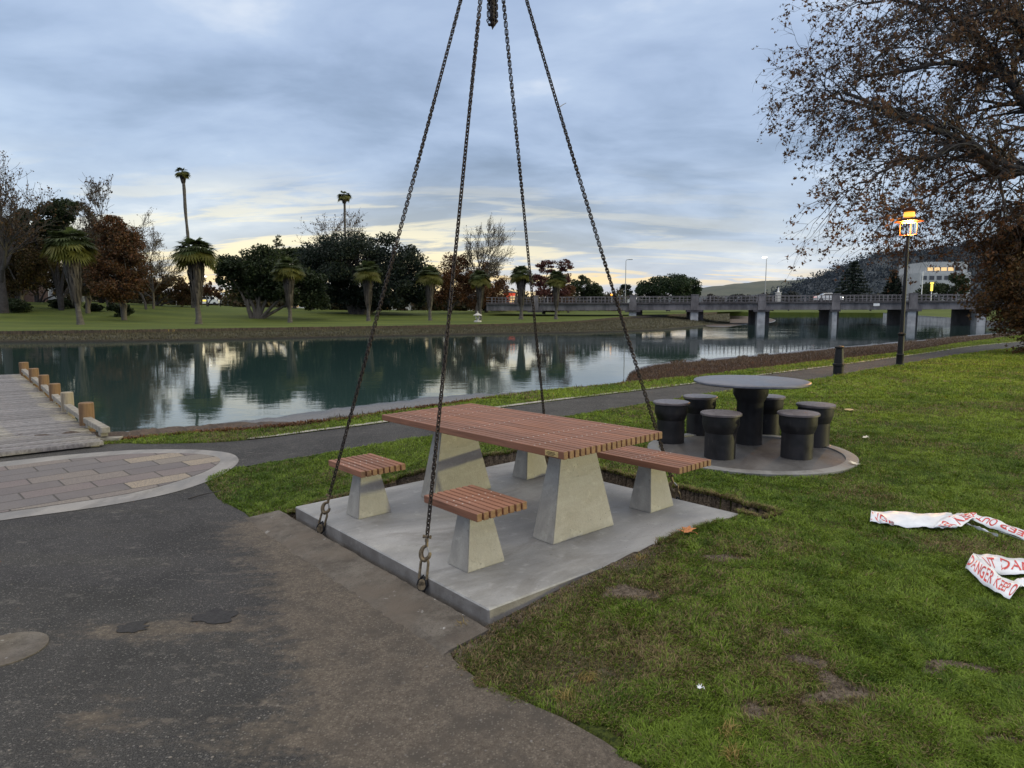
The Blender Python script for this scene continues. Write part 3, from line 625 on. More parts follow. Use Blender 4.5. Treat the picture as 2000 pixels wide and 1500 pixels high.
# ---- hills
def hill(name, prof, Y, depth, m, lump=1.):
    pxs = np.linspace(prof[0][0], prof[-1][0], 160); V = []; nj = 10
    for j in range(nj+1):
        t_ = j/nj
        for px in pxs:
            y = float(np.interp(px, [p[0] for p in prof], [p[1] for p in prof])); topz = X(px, y, Y+depth).z
            xx = X(px, y, Y+depth).x*(Y+depth*t_)/(Y+depth); yy = Y+depth*t_
            s_ = math.sin(t_*math.pi/2)**1.1; nz = (fbm(xx*.02, yy*.02, 1., 5)-.5)*lump*min(topz, 60)*.25*(1 if t_ < 1 else .35)
            V.append((xx, yy, -3+(topz+3)*s_+nz+(rng.random()*lump*1.6 if t_ > .8 else 0)))
    nc = len(pxs); o = npmesh(name, V, np.array([(j*nc+i, j*nc+i+1, (j+1)*nc+i+1, (j+1)*nc+i) for j in range(nj) for i in range(nc-1)]), m, smooth=False); o['kind'] = 'structure'; return o
hill('far_hills', [(1180, 606), (1300, 580), (1380, 562), (1440, 555), (1500, 550), (1560, 547), (1700, 540), (1900, 540), (2300, 560)], 1300, 500, M['hillgreen'], .5)
hill('wooded_hill', [(1480, 600), (1540, 572), (1570, 558), (1600, 546), (1640, 531), (1680, 517), (1720, 506), (1760, 496), (1800, 498), (1850, 490), (1900, 478), (2000, 470), (2300, 470)], 560, 240, M['hill'], 1.)
hill('distant_ridge', [(-900, 560), (-300, 565), (0, 570), (200, 575), (420, 578), (600, 585), (900, 586), (1100, 585), (1300, 585), (1500, 575)], 700, 200, M['hill'], .4)
# ================================================================== OBJECTS
exec_objects = True
# ------------------------------------------------------------------ slab and picnic set
def sempty(name, u, v, z, label, cat, group=None): return empty(name, label=label, cat=cat, group=group, mw=SM @ Matrix.Translation((u, v, z)))
sl_ = sempty('concrete_slab', 0, 0, 0, 'new smooth pale grey square concrete slab tilted in the dug pit under the picnic table', 'slab')
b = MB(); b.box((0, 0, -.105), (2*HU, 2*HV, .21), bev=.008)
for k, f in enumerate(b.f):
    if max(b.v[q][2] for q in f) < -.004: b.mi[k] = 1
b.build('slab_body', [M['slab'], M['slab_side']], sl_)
def slats(u0, u1, v0, v1, zt, th_, n, mb, gap=.012, us=()):
    w_ = ((v1-v0)-(n-1)*gap)/n
    for i in range(n):
        c = v0+w_*(i+.5)+i*gap; vb = len(mb.v); e = random.uniform(-.002, .002); b0 = len(mb.f); mb.box(((u0+u1)/2+e, c, zt-th_/2+random.uniform(-.0008, .0008)), (u1-u0, w_, th_), bev=.003)
        # end faces get end grain
        for k in range(b0, len(mb.f)):
            xs = [mb.v[q][0] for q in mb.f[k]]
            if min(xs) > u1+e-.004 or max(xs) < u0+e+.004: mb.mi[k] = 1
        for u in us: mb.lathe([(.006, 0), (.006, .0014), (.004, .002)], (u+random.uniform(-.003, .003), c, zt-.0002), 8, mi=2)
        mb.tn += [random.uniform(.72, 1.22)]*(len(mb.v)-vb)
ZT, ZS = .703*k_, .4124*k_; TU, TV = 1.1353*k_, .4761*k_; tcv = .017*k_
PU = .728*k_; S1 = (.731*k_, -.848*k_); S2 = (-.7177*k_, -.8388*k_); SSU, SSV = .284*k_, .1885*k_; BVc = .877*k_
tb = sempty('picnic_table', 0, 0, 0, 'long picnic table with a red-brown slatted timber top on two tapered concrete pedestals', 'table')
def ped(bu, bv, tu, tv, h, M_=None):
    mb = MB(); mb.box((0, 0, h/2), (2*bu, 2*bv, h), taper=(tu/bu, tv/bv)); bm = bmesh.new()
    o = mb.build('pedestal', M['pedestal']); bm.from_mesh(o.data); bmesh.ops.bevel(bm, geom=bm.edges[:], offset=.006, segments=2, affect='EDGES'); bm.to_mesh(o.data); bm.free(); return o
mb = MB(); slats(-TU, TU, tcv-TV, tcv+TV, ZT, .052, 20, mb, us=(-PU-.12, -PU+.12, 0, PU-.12, PU+.12)); mb.build('tabletop', [M['wood'], M['woodend'], M['screw']], tb)
p = ped(.106*k_, .306*k_, .055, .165, ZT-.06); p.parent = tb; p.location = (PU, tcv, 0)
q = p.copy(); COL.objects.link(q); q.parent = tb; q.location = (-PU, tcv, 0)
for s in (-1, 1): mb = MB(); mb.box((s*PU, tcv, ZT-.058), (.14, .8, .012)); mb.build('bearer_plate', M['steel'], tb)
pq = MB(); pq.box((0, 0, 0), (.125, .003, .036), bev=.001); P_ = pq.build('plaque', M['brass'], tb); P_.location = (TU-.115, tcv-TV-.0015, ZT-.026)
pt = MB()
for k, (r_, n_) in enumerate(((.008, 9), (-.001, 11), (-.010, 7))):
    for i in range(n_): pt.box((-.045+i*.008+(11-n_)*.004, -.0018, r_), (.0045+.002*((i*7+k) % 3)/2, .0008, .0045))
pt.build('engraving', M['blackiron'], P_)
def stool(uv, label):
    e = sempty('picnic_stool', uv[0], uv[1], 0, label, 'stool', 'square slatted stools on the slab')
    mb = MB(); slats(-SSU, SSU, -SSV, SSV, ZS, .05, 8, mb, us=(-.05, .05)); mb.build('seat', [M['wood'], M['woodend'], M['screw']], e)
    p = ped(.109*k_, .147*k_, .062, .085, ZS-.058); p.parent = e; mb = MB(); mb.box((0, 0, ZS-.054), (.1, .3, .008)); mb.build('bearer_plate', M['steel'], e)
    return e
stool(S1, 'square slatted stool nearest the camera, beside the hook of the front chain')
stool(S2, 'square slatted stool near the left corner of the slab, beside the asphalt')
bn = sempty('picnic_bench', 0, BVc, 0, 'long slatted bench seat on the far side of the picnic table', 'bench')
mb = MB(); slats(-1.137*k_, 1.137*k_, -.1974*k_, .1974*k_, ZS, .05, 8, mb, us=(-PU-.05, -PU+.05, 0, PU-.05, PU+.05)); mb.build('seat', [M['wood'], M['woodend'], M['screw']], bn)
for s in (-1, 1): p = ped(.109*k_, .147*k_, .062, .085, ZS-.058); p.parent = bn; p.location = (s*.725*k_, 0, 0)
for s in (-1, 1): mb = MB(); mb.box((s*.725*k_, 0, ZS-.054), (.1, .3, .008)); mb.build('bearer_plate', M['steel'], bn)
# ------------------------------------------------------------------ lifting chains
APEX = X(961, -232, SO.y)
PITCHL, LW, WR = .0285, .0138, .0046
def link_template(n=12, m=6):
    """stadium ring along x"""
    pts = []; half = PITCHL/2; r = LW-WR*.4
    for i in range(n):
        a = 2*math.pi*i/n; x = math.cos(a)*r; y = math.sin(a)*r; pts.append(Vector((x+(half-.002 if math.cos(a) > 0 else -(half-.002)), y, 0)))
    mb = MB(); mb.tube(pts, WR, m, closed=True); return np.array(mb.v), np.array(mb.f)
LV, LF = link_template()
def chain_mesh(pts):
    P = np.array([tuple(p) for p in pts]); d = np.r_[0, np.cumsum(np.linalg.norm(np.diff(P, axis=0), axis=1))]; n = int(d[-1]/PITCHL)
    s = (np.arange(n)+.5)*PITCHL; C = np.c_[[np.interp(s, d, P[:, k]) for k in range(3)]].T
    T = np.c_[[np.interp(s+.01, d, P[:, k])-np.interp(s-.01, d, P[:, k]) for k in range(3)]].T; T /= np.linalg.norm(T, axis=1)[:, None]
    up = np.array([.35, 1, .1]); Sd = np.cross(T, up); Sd /= np.linalg.norm(Sd, axis=1)[:, None]; U = np.cross(Sd, T)
    V = []; 
    tw = (np.cumsum(rng.normal(0, .10, n)))*.6; ang = np.where(np.arange(n) % 2, math.pi/2, 0)+tw+.4
    Y = Sd*np.cos(ang)[:, None]+U*np.sin(ang)[:, None]; Z = np.cross(T, Y)
    V = C[:, None, :]+LV[None, :, 0:1]*T[:, None]+LV[None, :, 1:2]*Y[:, None]+LV[None, :, 2:3]*Z[:, None]
    Fc = LF[None]+np.arange(n)[:, None, None]*len(LV); return V.reshape(-1, 3), Fc.reshape(-1, 4)
def frame(T, ref=Vector((0, 1, 0))):
    T = T.normalized(); s = T.cross(ref).normalized(); u = s.cross(T); return T, s, u
def chain(att, hookend, sag, label, kindhook):
    """att: point on slab side; hookend: where the links stop"""
    D = APEX-att; root = empty('lifting_chain', APEX, 0, label, 'chain', 'four lifting chains of the sling')
    pts = []; side = Vector((0, 0, -1))
    for i in range(41):
        t_ = i/40; p = hookend.lerp(APEX, t_); p = p+side*sag*4*t_*(1-t_); pts.append(p-APEX)
    V, Fc = chain_mesh(pts); npmesh('chain_links', V, Fc, M['chain'], root, True)
    A0, H0 = att-APEX, hookend-APEX; T, s, u = frame(H0-A0, Vector((.3, 1, 0))); ln = (H0-A0).length
    # clevis bolt collar
    mb = MB(); mb.tube([H0-s*.022, H0+s*.022], .008, 10); mb.tube([H0-s*.026, H0-s*.02], .012, 8); mb.tube([H0+s*.02, H0+s*.026], .012, 8); mb.tube([H0-T*.03, H0-T*.005], [.013, .010], 10); mb.build('clevis', M['hook'], root, True)
    # sling hook: eye, body curve, latch
    h1 = H0-T*.03; mb = MB(); hp = []; rr = []
    for i in range(15):
        a = R_(100-i*21); c = h1-T*.072; hp.append(c+T*(math.sin(a)*.043 if a > -1.6 else math.sin(a)*.036)+s*math.cos(a)*.030); rr.append(.0095+.006*math.sin(min(math.pi, i/14*math.pi)))
    hp = [h1+T*.01]+hp; rr = [.010]+rr; mb.tube(hp, rr, 10); mb.build('hook', M['hook'], root, True)
    mb = MB(); mb.tube([h1-T*.02-s*.004, h1-T*.055-s*.022, h1-T*.085-s*.028], [.006, .007, .004], 8); mb.build('latch', M['steel'], root, True)
    # long link then ring clutch against the slab
    c = h1-T*.175; mb = MB(); pts = []
    for i in range(20):
        a = 2*math.pi*i/20; x = math.cos(a)*.026; y = math.sin(a)*.026; pts.append(c+s*x+T*(y+(.042 if y > 0 else -.042)))
    mb.tube(pts, .0085, 8, closed=True); mb.build('long_link', M['hook'], root, True)
    c = A0; mb = MB(); mb.tube([c-u*.012, c+u*.012], .027, 14); mb.tube([c-u*.012+T*.02, c+u*.012+T*.02], .022, 12); mb.build('anchor_clutch', M['hook'], root, True)
    mb = MB(); pts = [c+T*.03+s*.024, c+T*.005+s*.03, c-T*.03+s*.012, c-T*.03-s*.012, c+T*.005-s*.03, c+T*.03-s*.024, c+T*.06]; mb.tube(pts, .010, 8, closed=True); mb.build('clutch_ring', M['blackiron'], root, True)
    return root
def att(u, v): return L(u, v, -.10)
def seg(a, dist): return a+(APEX-a).normalized()*dist
def uv_at(px, py, z=-.1):      # slab-local hit
    o = SM.inverted() @ CAMV; d = (SM.inverted().to_3x3() @ ray(px, py)); t = (z-o.z)/d.z; return o+d*t
q1, q2, q4 = uv_at(640, 1042), uv_at(838, 1155), uv_at(1328, 972, 0)
CH = [('leftmost lifting chain, hooked to the left corner side of the slab', L(q1.x, -HV-.035, -.05), .28, .01),
      ('front lifting chain hanging in front of the table, its hook beside the nearest stool', L(q2.x, -HV-.035, -.05), .30, .01),
      ('lifting chain going down behind the tabletop to the far corner of the slab', L(-.80*k_*1.05, HV+.03, -.05), .28, .03),
      ('rightmost lifting chain, passing behind the end of the bench', L(q4.x, HV+.035, -.05), .26, .05)]
for lb_, a_, ln_, sg in CH: chain(a_, seg(a_, ln_), sg, lb_, 0)
# ring, and spare chain hanging in loops from it
sp_ = empty('spare_chain_bundle', APEX, 0, 'bunch of doubled-up spare chain hanging at the top between the four chains', 'chain')
zb = X(963, 50, SO.y).z-APEX.z
for k, (dx_, dy_, ee) in enumerate(((-.028, 0, .0), (.028, .012, .008), (0, .03, -.012), (0, -.03, .018), (.0, 0, .03))):
    pts = [Vector((dx_*.3, dy_*.3, -.02)), Vector((dx_*.9, dy_, zb*.4)), Vector((dx_, dy_, zb+ee+.03)), Vector((dx_*.3, dy_*.4, zb+ee+.006)), Vector((-dx_*.5+.006, -dy_*.5, zb+ee+.03)), Vector((-dx_*.5, -dy_*.5, zb*.4)), Vector((0, 0, -.02))]
    V, Fc = chain_mesh(pts); npmesh('chain_loop', V, Fc, M['chain'], sp_, True)
mr_ = empty('master_ring', APEX, 0, 'steel master ring joining the four chains above the photo', 'ring'); mb = MB()
mb.tube([Vector((math.cos(a)*.06, 0, .05+math.sin(a)*.08)) for a in np.linspace(0, 2*math.pi, 24, endpoint=False)], .012, 8, closed=True); mb.build('ring_body', M['hook'], mr_, True)
tw = MB(); a_ = X(1086, 210, SO.y+.5)
# find the point on chain 4 nearest that pixel
c4 = CH[3][1]; best = min((seg(c4, t_) for t_ in np.linspace(1, 4.6, 400)), key=lambda p: abs((p-CAMV).normalized().dot(ray(1086, 212).normalized())-1))
e_ = X(1106, 201, best.y); wv_ = best+(e_-best)*1.0
o = tw.tube([best-(e_-best)*.1, best.lerp(e_, .5)+Vector((0, 0, .002)), e_], [.004, .003, .002], 6).build('wire_tie', M['steel']); tag(o, 'thin wire end sticking out of the rightmost chain high up', 'wire')
# ------------------------------------------------------------------ round table and pipe stools
mb = MB(); nn = 64
PADZ = zg(padc.x, padc.y)
PR = (GG(1664, 890).xy-GG(1262, 878).xy).length/2
pad = empty('round_pad', (padc.x, padc.y, PADZ), 0, 'round dark ground pad with a pale concrete rim under the black round table', 'pad')
MB().lathe([(PR-.13, -.05), (PR-.13, .012), (.001, .014)], n=64, cap=False).build('pad_surface', M['pad'], pad, True)
MB().lathe([(PR, -.05), (PR, .022), (PR-.01, .028), (PR-.125, .028), (PR-.13, .02), (PR-.13, -.05)], n=72, cap=False).build('rim', M['rim'], pad, True)
rt = empty('round_table', (RT.x, RT.y, PADZ+.012), 0, 'round dark table with a scratched blue-grey top on one thick black pipe', 'table')
rtr = 109*mpp(RT.y)*1.0; rth = (868-742)*mpp(RT.y)*1.0
rth = X(1462, 742, RT.y).z-PADZ-.012
MB().lathe([(rtr*.9, -.045), (rtr-.02, -.040), (rtr, -.028), (rtr, -.012), (rtr-.012, -.003), (rtr-.05, 0), (.001, .002)], (0, 0, rth), n=72).build('tabletop', M['roundtop'], rt, True)
pr1 = 25*mpp(RT.y); pr2 = 33*mpp(RT.y)
MB().lathe([(pr1, 0), (pr1, rth*.66), (pr1*1.03, rth*.67), (pr2, rth*.78), (pr2, rth-.04)], n=40).build('pipe_leg', M['black'], rt, True)
for t_ in ():
    pass
STO = [(1313, 862, 790, 'black pipe stool at the left of the round table, nearest the bench'), (1370, 846, 776, 'black pipe stool behind left of the round table, partly behind the leftmost stool'),
       (1411, 893, 806, 'black pipe stool at the front left of the round table'), (1502, 846, 774, 'black pipe stool behind right of the round table leg'),
       (1563, 893, 806, 'black pipe stool at the front right of the round table'), (1597, 869, 790, 'black pipe stool farthest right of the round table')]
def pipe_stool(x, y, h, label):
    e = empty('pipe_stool', (x, y, PADZ+.012), 0, label, 'stool', 'black pipe stools round the round table')
    r2 = .195; r1 = .163; hh = h-.03
    MB().lathe([(r1, 0), (r1, hh*.60), (r1+.004, hh*.61), (r2-.004, hh*.76), (r2, hh*.80), (r2, hh)], n=40).build('pipe_body', M['black'], e, True)
    MB().lathe([(r2+.012, 0), (r2+.022, .006), (r2+.022, .024), (r2+.014, .032), (.001, .036)], (0, 0, hh), n=44).build('seat_lid', M['seatlid'], e, True)
    return e
PADSTO = []
for px, py, pt_, lb_ in STO:
    q = G(px, py+4, PADZ+.012); d = q-RT; q = q+Vector((0, .10, 0)); PADSTO.append((q, pt_, lb_))
hS = np.mean([X(a[0], a[2], q[0].y).z-PADZ for a, q in zip(STO, PADSTO)])
base = None
for q, pt_, lb_ in PADSTO:
    hq = float(hS)
    if base is None: base = pipe_stool(q.x, q.y, hq, lb_); c = base
    else: c = copy_tree(base); c.location = (q.x, q.y, PADZ+.012); c['label'] = lb_
# ------------------------------------------------------------------ street lamp and bollard by the path
lp = GG(1757, 714); hL = X(1772, 404, lp.y).z-lp.z
la = empty('street_lamp', lp, 0, 'tall black lamp post with a glowing orange lantern beside the path', 'street lamp')
pt_ = (X(1772, 462, lp.y).z-lp.z)
s_ = mpp(lp.y)
MB().lathe([(.135, 0), (.135, .03), (.10, .05), (.095, .30), (.105, .32), (.085, .34), (.075, .85), (.092, .87), (.10, .89), (.10, .92), (.062, .95), (.055, 1.2), (.045, 2.6), (.04, pt_)], n=20).build('post', M['blackiron'], la, True)
lan = MB(); z0 = pt_; hh = hL-pt_      # ~58px tall lantern
r1 = 14*s_
for k in range(4):
    a = R_(45+90*k); lan.tube([(math.cos(a)*.02, math.sin(a)*.02, z0+.02), (math.cos(a)*r1*1.05, math.sin(a)*r1*1.05, z0+.05), (math.cos(a)*r1*1.05, math.sin(a)*r1*1.05, z0+hh*.47)], .016, 6)
lan.lathe([(.05, 0), (.06, .03), (.03, .06)], (0, 0, z0), 12)
lan.lathe([(25*s_, 0), (25*s_, .015), (15*s_, .09), (13*s_, .095)], (0, 0, z0+hh*.5), 28)
lan.lathe([(13*s_, 0), (12*s_, .05), (4*s_, .11), (.01, .12)], (0, 0, z0+hh*.85), 24)
LN = lan.build('lantern', M['copper'], la, True)
MB().lathe([(.001, -.03), (12*s_, -.025), (13.5*s_, 0)], (0, 0, z0+hh*.5), 24, cap=False).build('glowing_lens', M['lamp'], LN, True)
MB().lathe([(10*s_, 0), (9*s_, hh*.15)], (0, 0, z0+hh*.67), 24).build('glowing_band', M['lamp'], LN, True)
ld = bpy.data.lights.new('lantern_light', 'POINT'); lo = bpy.data.objects.new('lantern_light', ld); COL.objects.link(lo); ld.energy = 560; ld.color = (1, .50, .13); ld.shadow_soft_size = .12
lo.location = lp+Vector((0, 0, z0+hh*.5-.14))
bp = GG(1637, 732); bl = empty('bollard', bp, 0, 'short black cast iron bollard with a collar at the edge of the path', 'bollard'); hb = X(1637, 675, bp.y).z-bp.z; r_ = 9.5*mpp(bp.y)
MB().lathe([(r_*1.0, 0), (r_, hb*.30), (r_*1.16, hb*.32), (r_*1.16, hb*.38), (r_*.97, hb*.40), (r_*.72, hb*.90)], n=24).build('post', M['blackiron'], bl, True)
MB().lathe([(r_*.72, 0), (r_*.92, .01), (r_*.95, .04), (r_*.7, .065), (.01, .07)], (0, 0, hb*.90), n=24).build('cap', M['blackiron'], bl, True)
# ------------------------------------------------------------------ jetty
JZ = -.12
jp = [G(155, 838, JZ), G(40, 730, JZ)]
jd = Vector((jp[1].x-jp[0].x, jp[1].y-jp[0].y)).normalized(); pn = G(200, 862, JZ).xy-G(0, 884, JZ).xy; pn.normalize()
jt = empty('jetty', G(205, 862, JZ), 0, 'weathered grey timber jetty deck beside the river with stub posts along its edge', 'jetty'); JO = jt.location.copy()
Vd, Fd, At = [], [], []
c0 = G(200, 862, JZ).xy; c1 = G(38, 730, JZ).xy; ncount = int((c1-c0).length/.155)
for i in range(ncount):
    a = c0.lerp(c1, (i+.04)/ncount); b_ = c0.lerp(c1, (i+.93)/ncount); ext = random.uniform(-.02, .02); zz = random.uniform(-.004, .004); sh = random.uniform(.75, 1.15)
    dirn = pn
    pts = [a+dirn*ext, b_+dirn*ext, b_-dirn*14, a-dirn*14]; bI = len(Vd)
    for q in pts: Vd.append((q.x-JO.x, q.y-JO.y, zz))
    for q in pts: Vd.append((q.x-JO.x, q.y-JO.y, zz-.05))
    Fd += [(bI+3, bI+2, bI+1, bI), (bI, bI+1, bI+5, bI+4), (bI+1, bI+2, bI+6, bI+5), (bI+3, bI, bI+4, bI+7)]; At += [sh]*8
npmesh('deck_boards', Vd, np.array(Fd), M['deck'], jt, attrs={'pl': ('FLOAT', At)})
mb = MB(); e0, e1 = c0-JO.xy, c1-JO.xy
e0n = Vector((e0.x, e0.y, 0)); e1n = Vector((e1.x, e1.y, 0)); lnj = (e1n-e0n).length; ang = math.atan2((e1n-e0n).y, (e1n-e0n).x)
mb.box(((e0n+e1n)/2+Vector((-.1, 0, -.18))), (lnj, .1, .25), ang); mb.build('edge_beam', M['rail'], jt)
POSTS = [(162.5, 832, 788, 27), (126, 804, 767, 22), (102, 783, 750, 20), (81, 763, 733, 18), (61.5, 747, 720, 17), (42, 730, 708, 16)]
PJ = []
for i, (px, yb, yt, wd) in enumerate(POSTS):
    q = G(px, yb, JZ); r = wd*mpp(q.y)/2; h = X(px, yt, q.y).z-JZ; q = q+Vector((0, r, 0)); PJ.append(q)
    o = MB().lathe([(r*1.0, -1.3), (r, h-.012), (r-.012, h)], n=18).build('post', M['post2' if i == 1 else 'post'], jt, True, 'weathered grey post' if i == 1 else None); o.location = q-JO
ends = [G(214, 855, JZ)]+PJ
for a, b_ in zip(ends, ends[1:]):
    mb = MB(); d = (b_-a); l_ = d.length-.22; c = a.lerp(b_, .5)-JO; c = c+Vector((-.02, 0, .09)); an = math.atan2(d.y, d.x)
    mb.box(c, (l_, .11, .085), an, bev=.008)
    for t_ in (-.35, .35): mb.box(c+Vector((d.x, d.y, 0)).normalized()*l_*t_+Vector((0, 0, -.07)), (.16, .09, .055), an)
    mb.build('kerb_rail', M['rail'], jt)
o = MB(); q0, q1_ = GG(-900, 900), GG(232, 862)
for i in range(1):
    d = q1_-q0; o.box((q0+q1_)/2+Vector((0, .06, -.12)), (d.length, .16, .34), math.atan2(d.y, d.x))
tag(o.build('abutment_beam', M['rail']), 'low timber beam between the asphalt and the jetty deck', 'beam')
# pale kerb line in front of the jetty
strip('jetty_kerb', [GG(a, b_).xy for a, b_ in [(-900, 910), (-300, 897), (0, 885), (200, 868)]], .07, .02, M['ring'])
# ------------------------------------------------------------------ concrete cover at the left edge
q = GG(8, 1272); cv = empty('round_cover', q, 0, 'worn round concrete access cover in the asphalt at the left edge', 'cover')
MB().lathe([(.20, 0), (.20, .012), (.15, .014), (.14, .010), (.001, .011)], n=40, cap=False).build('cover_body', M['kerb'], cv, True)
for px, py, rr in ((425, 1206, .13), (258, 1229, .10)):
    q = GG(px, py, .0085); P = []
    for a in np.linspace(0, 2*math.pi, 26, endpoint=False): r = rr*.9*(1+1.3*(fbm(math.cos(a)*2+px, math.sin(a)*2, 1.5)-.5)); P.append((q.x+math.cos(a)*r*1.15, q.y+math.sin(a)*r*.75, zg(q.x, q.y)+.011))
    o = npmesh('tar_patch', P, [list(range(26))], M['blackasph'] if 'blackasph' in M else M.setdefault('blackasph', simple('dark_tar', (.014, .013, .014), (.032, .030, .031), .85, 40., bmp=.8, bd=.01, obj=False)))
    o['kind'] = 'structure'
# ------------------------------------------------------------------ danger tape
def tri_text(txt, size=1.):
    cu = bpy.data.curves.new('txt', 'FONT'); cu.body = txt; cu.size = 1; cu.offset = .012; cu.fill_mode = 'FRONT'; cu.resolution_u = 3; o = bpy.data.objects.new('txt', cu); COL.objects.link(o)
    dg = bpy.context.evaluated_depsgraph_get(); me = bpy.data.meshes.new_from_object(o.evaluated_get(dg)); bpy.data.objects.remove(o)
    V = np.array([v.co[:] for v in me.vertices]); Fc = [tuple(p_.vertices) for p_ in me.polygons]; return V, Fc
def ribbon(root, top, bot, zt, zb, text=None, flip=False, tm=.14, name='tape_fold', back=False, tx0=0., tx1=1.):
    """top/bottom edges given as photo points on the grass"""
    n = 14; lenf = lambda P: np.linspace(0, 1, len(P)); o = root.location
    def edge(P, z, t):
        x = np.interp(t, lenf(P), [p[0] for p in P]); y = np.interp(t, lenf(P), [p[1] for p in P]); zz = (np.interp(t, lenf(z), z) if hasattr(z, '__len__') else z)+.028
        q = GG(float(x), float(y)); return Vector(G(float(x), float(y), q.z+float(zz)))
    def surf(s, t):
        a, b_ = edge(bot, zb, s), edge(top, zt, s); p = a.lerp(b_, t); p = p+Vector((0, 0, .006*math.sin(s*11+t*4)+.003*math.sin(s*27-t*5)+.008*math.sin(t*math.pi))); return p-o
    V = [surf(i/n, j/4) for i in range(n+1) for j in range(5)]
    Fc = np.array([(i*5+j, (i+1)*5+j, (i+1)*5+j+1, i*5+j+1) for i in range(n) for j in range(4)])
    r = npmesh(name, V, Fc, M['tape'], root, True)
    md = r.modifiers.new('thick', 'SOLIDIFY'); md.thickness = .0008; md.offset = -1
    if text:
        Vt, Ft = tri_text(text); w_ = Vt[:, 0].max(); h_ = .73; out = []
        for x, y, _ in Vt:
            s = tx0+(tx1-tx0)*x/w_; t = tm+(1-2*tm)*y/h_
            if flip: s, t = tx0+tx1-s, 1-t
            s = min(max(s, 0), 1)
            e = 1e-3; p = surf(s, t); nrm = (surf(min(s+e, 1), t)-surf(max(s-e, 0), t)).cross(surf(s, t+e)-surf(s, t-e)).normalized()
            if nrm.dot(-ray(1850, 1050)) < 0: nrm = -nrm
            out.append(p+nrm*.0018)
        npmesh('lettering', out, [list(f) for f in Ft], M['tapered'], r)
    return r
t1 = empty('danger_tape', GG(1760, 1020), 0, 'strip of white danger tape with red letters twisted on the lawn, its left end square', 'tape', 'danger tape on the lawn')
ribbon(t1, [(1703, 997), (1780, 1001), (1860, 1003)], [(1722, 1022), (1780, 1030), (1830, 1030)], [.03, .04, .04], [.012, .005, .01])
ribbon(t1, [(1702, 996), (1722, 1004), (1746, 1022)], [(1699, 1019), (1722, 1021), (1746, 1026)], [.045, .04, .03], [.01, .008, .012], 'NGE', tm=.1)
ribbon(t1, [(1858, 1003), (1907, 1003)], [(1822, 1030), (1868, 1030)], .05, .02)
ribbon(t1, [(1822, 1029), (1840, 1012), (1872, 1003), (1905, 1003)], [(1858, 1031), (1874, 1028), (1893, 1018), (1909, 1006)], [.02, .045, .05, .055], [.02, .03, .045, .055], 'ER KEEP', tm=.12, flip=False)
ribbon(t1, [(1905, 1003), (1955, 1018), (2030, 1047)], [(1893, 1015), (1940, 1032), (2030, 1066)], [.055, .05, .05], [.03, .01, .01], 'KEEP OUT', flip=True, tm=.16, tx0=.1, tx1=.95)
t1b = ribbon(t1, [(1885, 1021), (1950, 1046)], [(1884, 1023), (1949, 1048)], .02, .01)
mb = MB(); pts = [GG(1950, 1046)-t1.location+Vector((0, 0, .03)), GG(1975, 1055)-t1.location+Vector((0, 0, .032)), GG(2010, 1068)-t1.location+Vector((0, 0, .03))]; mb.tube(pts, .0015, 5); mb.build('string', M['tape'], t1)
t2 = empty('danger_tape', GG(1940, 1120), 0, 'crumpled loop of white danger tape reading DANGER KEEP in red, at the right edge', 'tape', 'danger tape on the lawn')
ribbon(t2, [(1901, 1080), (1955, 1086), (2040, 1094)], [(1925, 1110), (1960, 1122), (2040, 1124)], [.03, .035, .035], [.01, .012, .01], 'UT  DANG', tm=.2, tx0=.1, tx1=1.)
ribbon(t2, [(1902, 1079), (1925, 1101), (1960, 1127), (1996, 1142)], [(1885, 1109), (1912, 1133), (1946, 1158), (1972, 1169)], [.045, .05, .05, .055], [.02, .02, .02, .02], 'DANGER KEEP O', tm=.17)
ribbon(t2, [(1972, 1134), (2030, 1124)], [(1994, 1147), (2030, 1146)], .04, .02)
# ------------------------------------------------------------------ fallen leaves
def leaf_blade(r, lobes=7, seed=0):
    rd = random.Random(seed); pts = [(0, -r*.5)]
    for i in range(lobes*2+1):
        a = R_(-70+320*i/(lobes*2)-0+0); rr = r*(1 if i % 2 else .45)*rd.uniform(.85, 1.1); pts.append((math.sin(R_(-140)+R_(280)*i/(lobes*2))*rr, math.cos(R_(-140)+R_(280)*i/(lobes*2))*rr))
    return pts
def fallen(px, py, r, m, label, rz, onz=.035):
    q = GG(px, py); e = empty('fallen_leaf', q+Vector((0, 0, onz)), rz, label, 'leaf', 'fallen leaves on the lawn')
    P = leaf_blade(r, 5, int(px)); V = [(0, 0, .004)]+[(a, b_, .012*math.hypot(a, b_)/r+.01*math.sin(a*40)) for a, b_ in P]; n = len(P)
    o = npmesh('leaf_blade', V, [(0, i+1, (i+1) % n+1) for i in range(n)], m, e); md = o.modifiers.new('t', 'SOLIDIFY'); md.thickness = .001
    MB().tube([(0, -r*.4, .004), (.01, -r*.9, .008), (.0, -r*1.3, .004)], .0018, 5).build('stalk', m, e)
LO, LT, LP_ = simple('orange_leaf', (.40, .14, .05), (.52, .22, .08), .7, 40.), simple('tan_leaf', (.36, .26, .12), (.46, .35, .18), .7, 40.), simple('pale_leaf', (.5, .45, .36), (.6, .56, .46), .7, 40.)
fallen(1343, 1046, .075, LO, 'orange-brown fallen maple-like leaf on the grass beside the right edge of the slab', .5)
fallen(1660, 805, .11, LT, 'largest tan fallen leaf on the lawn right of the round table', 1.2)
fallen(1668, 912, .06, LP_, 'pale fallen leaf on the grass just right of the round pad rim', 2.2)
fallen(1690, 860, .05, LP_, 'small whitish fallen leaf on the lawn right of the black stools', .2)
fallen(1588, 771, .08, LT, 'small tan fallen leaf on the lawn beyond the round table', 3.)
fallen(1780, 770, .09, LT, 'tan fallen leaf on the lawn below the street lamp', 4.)
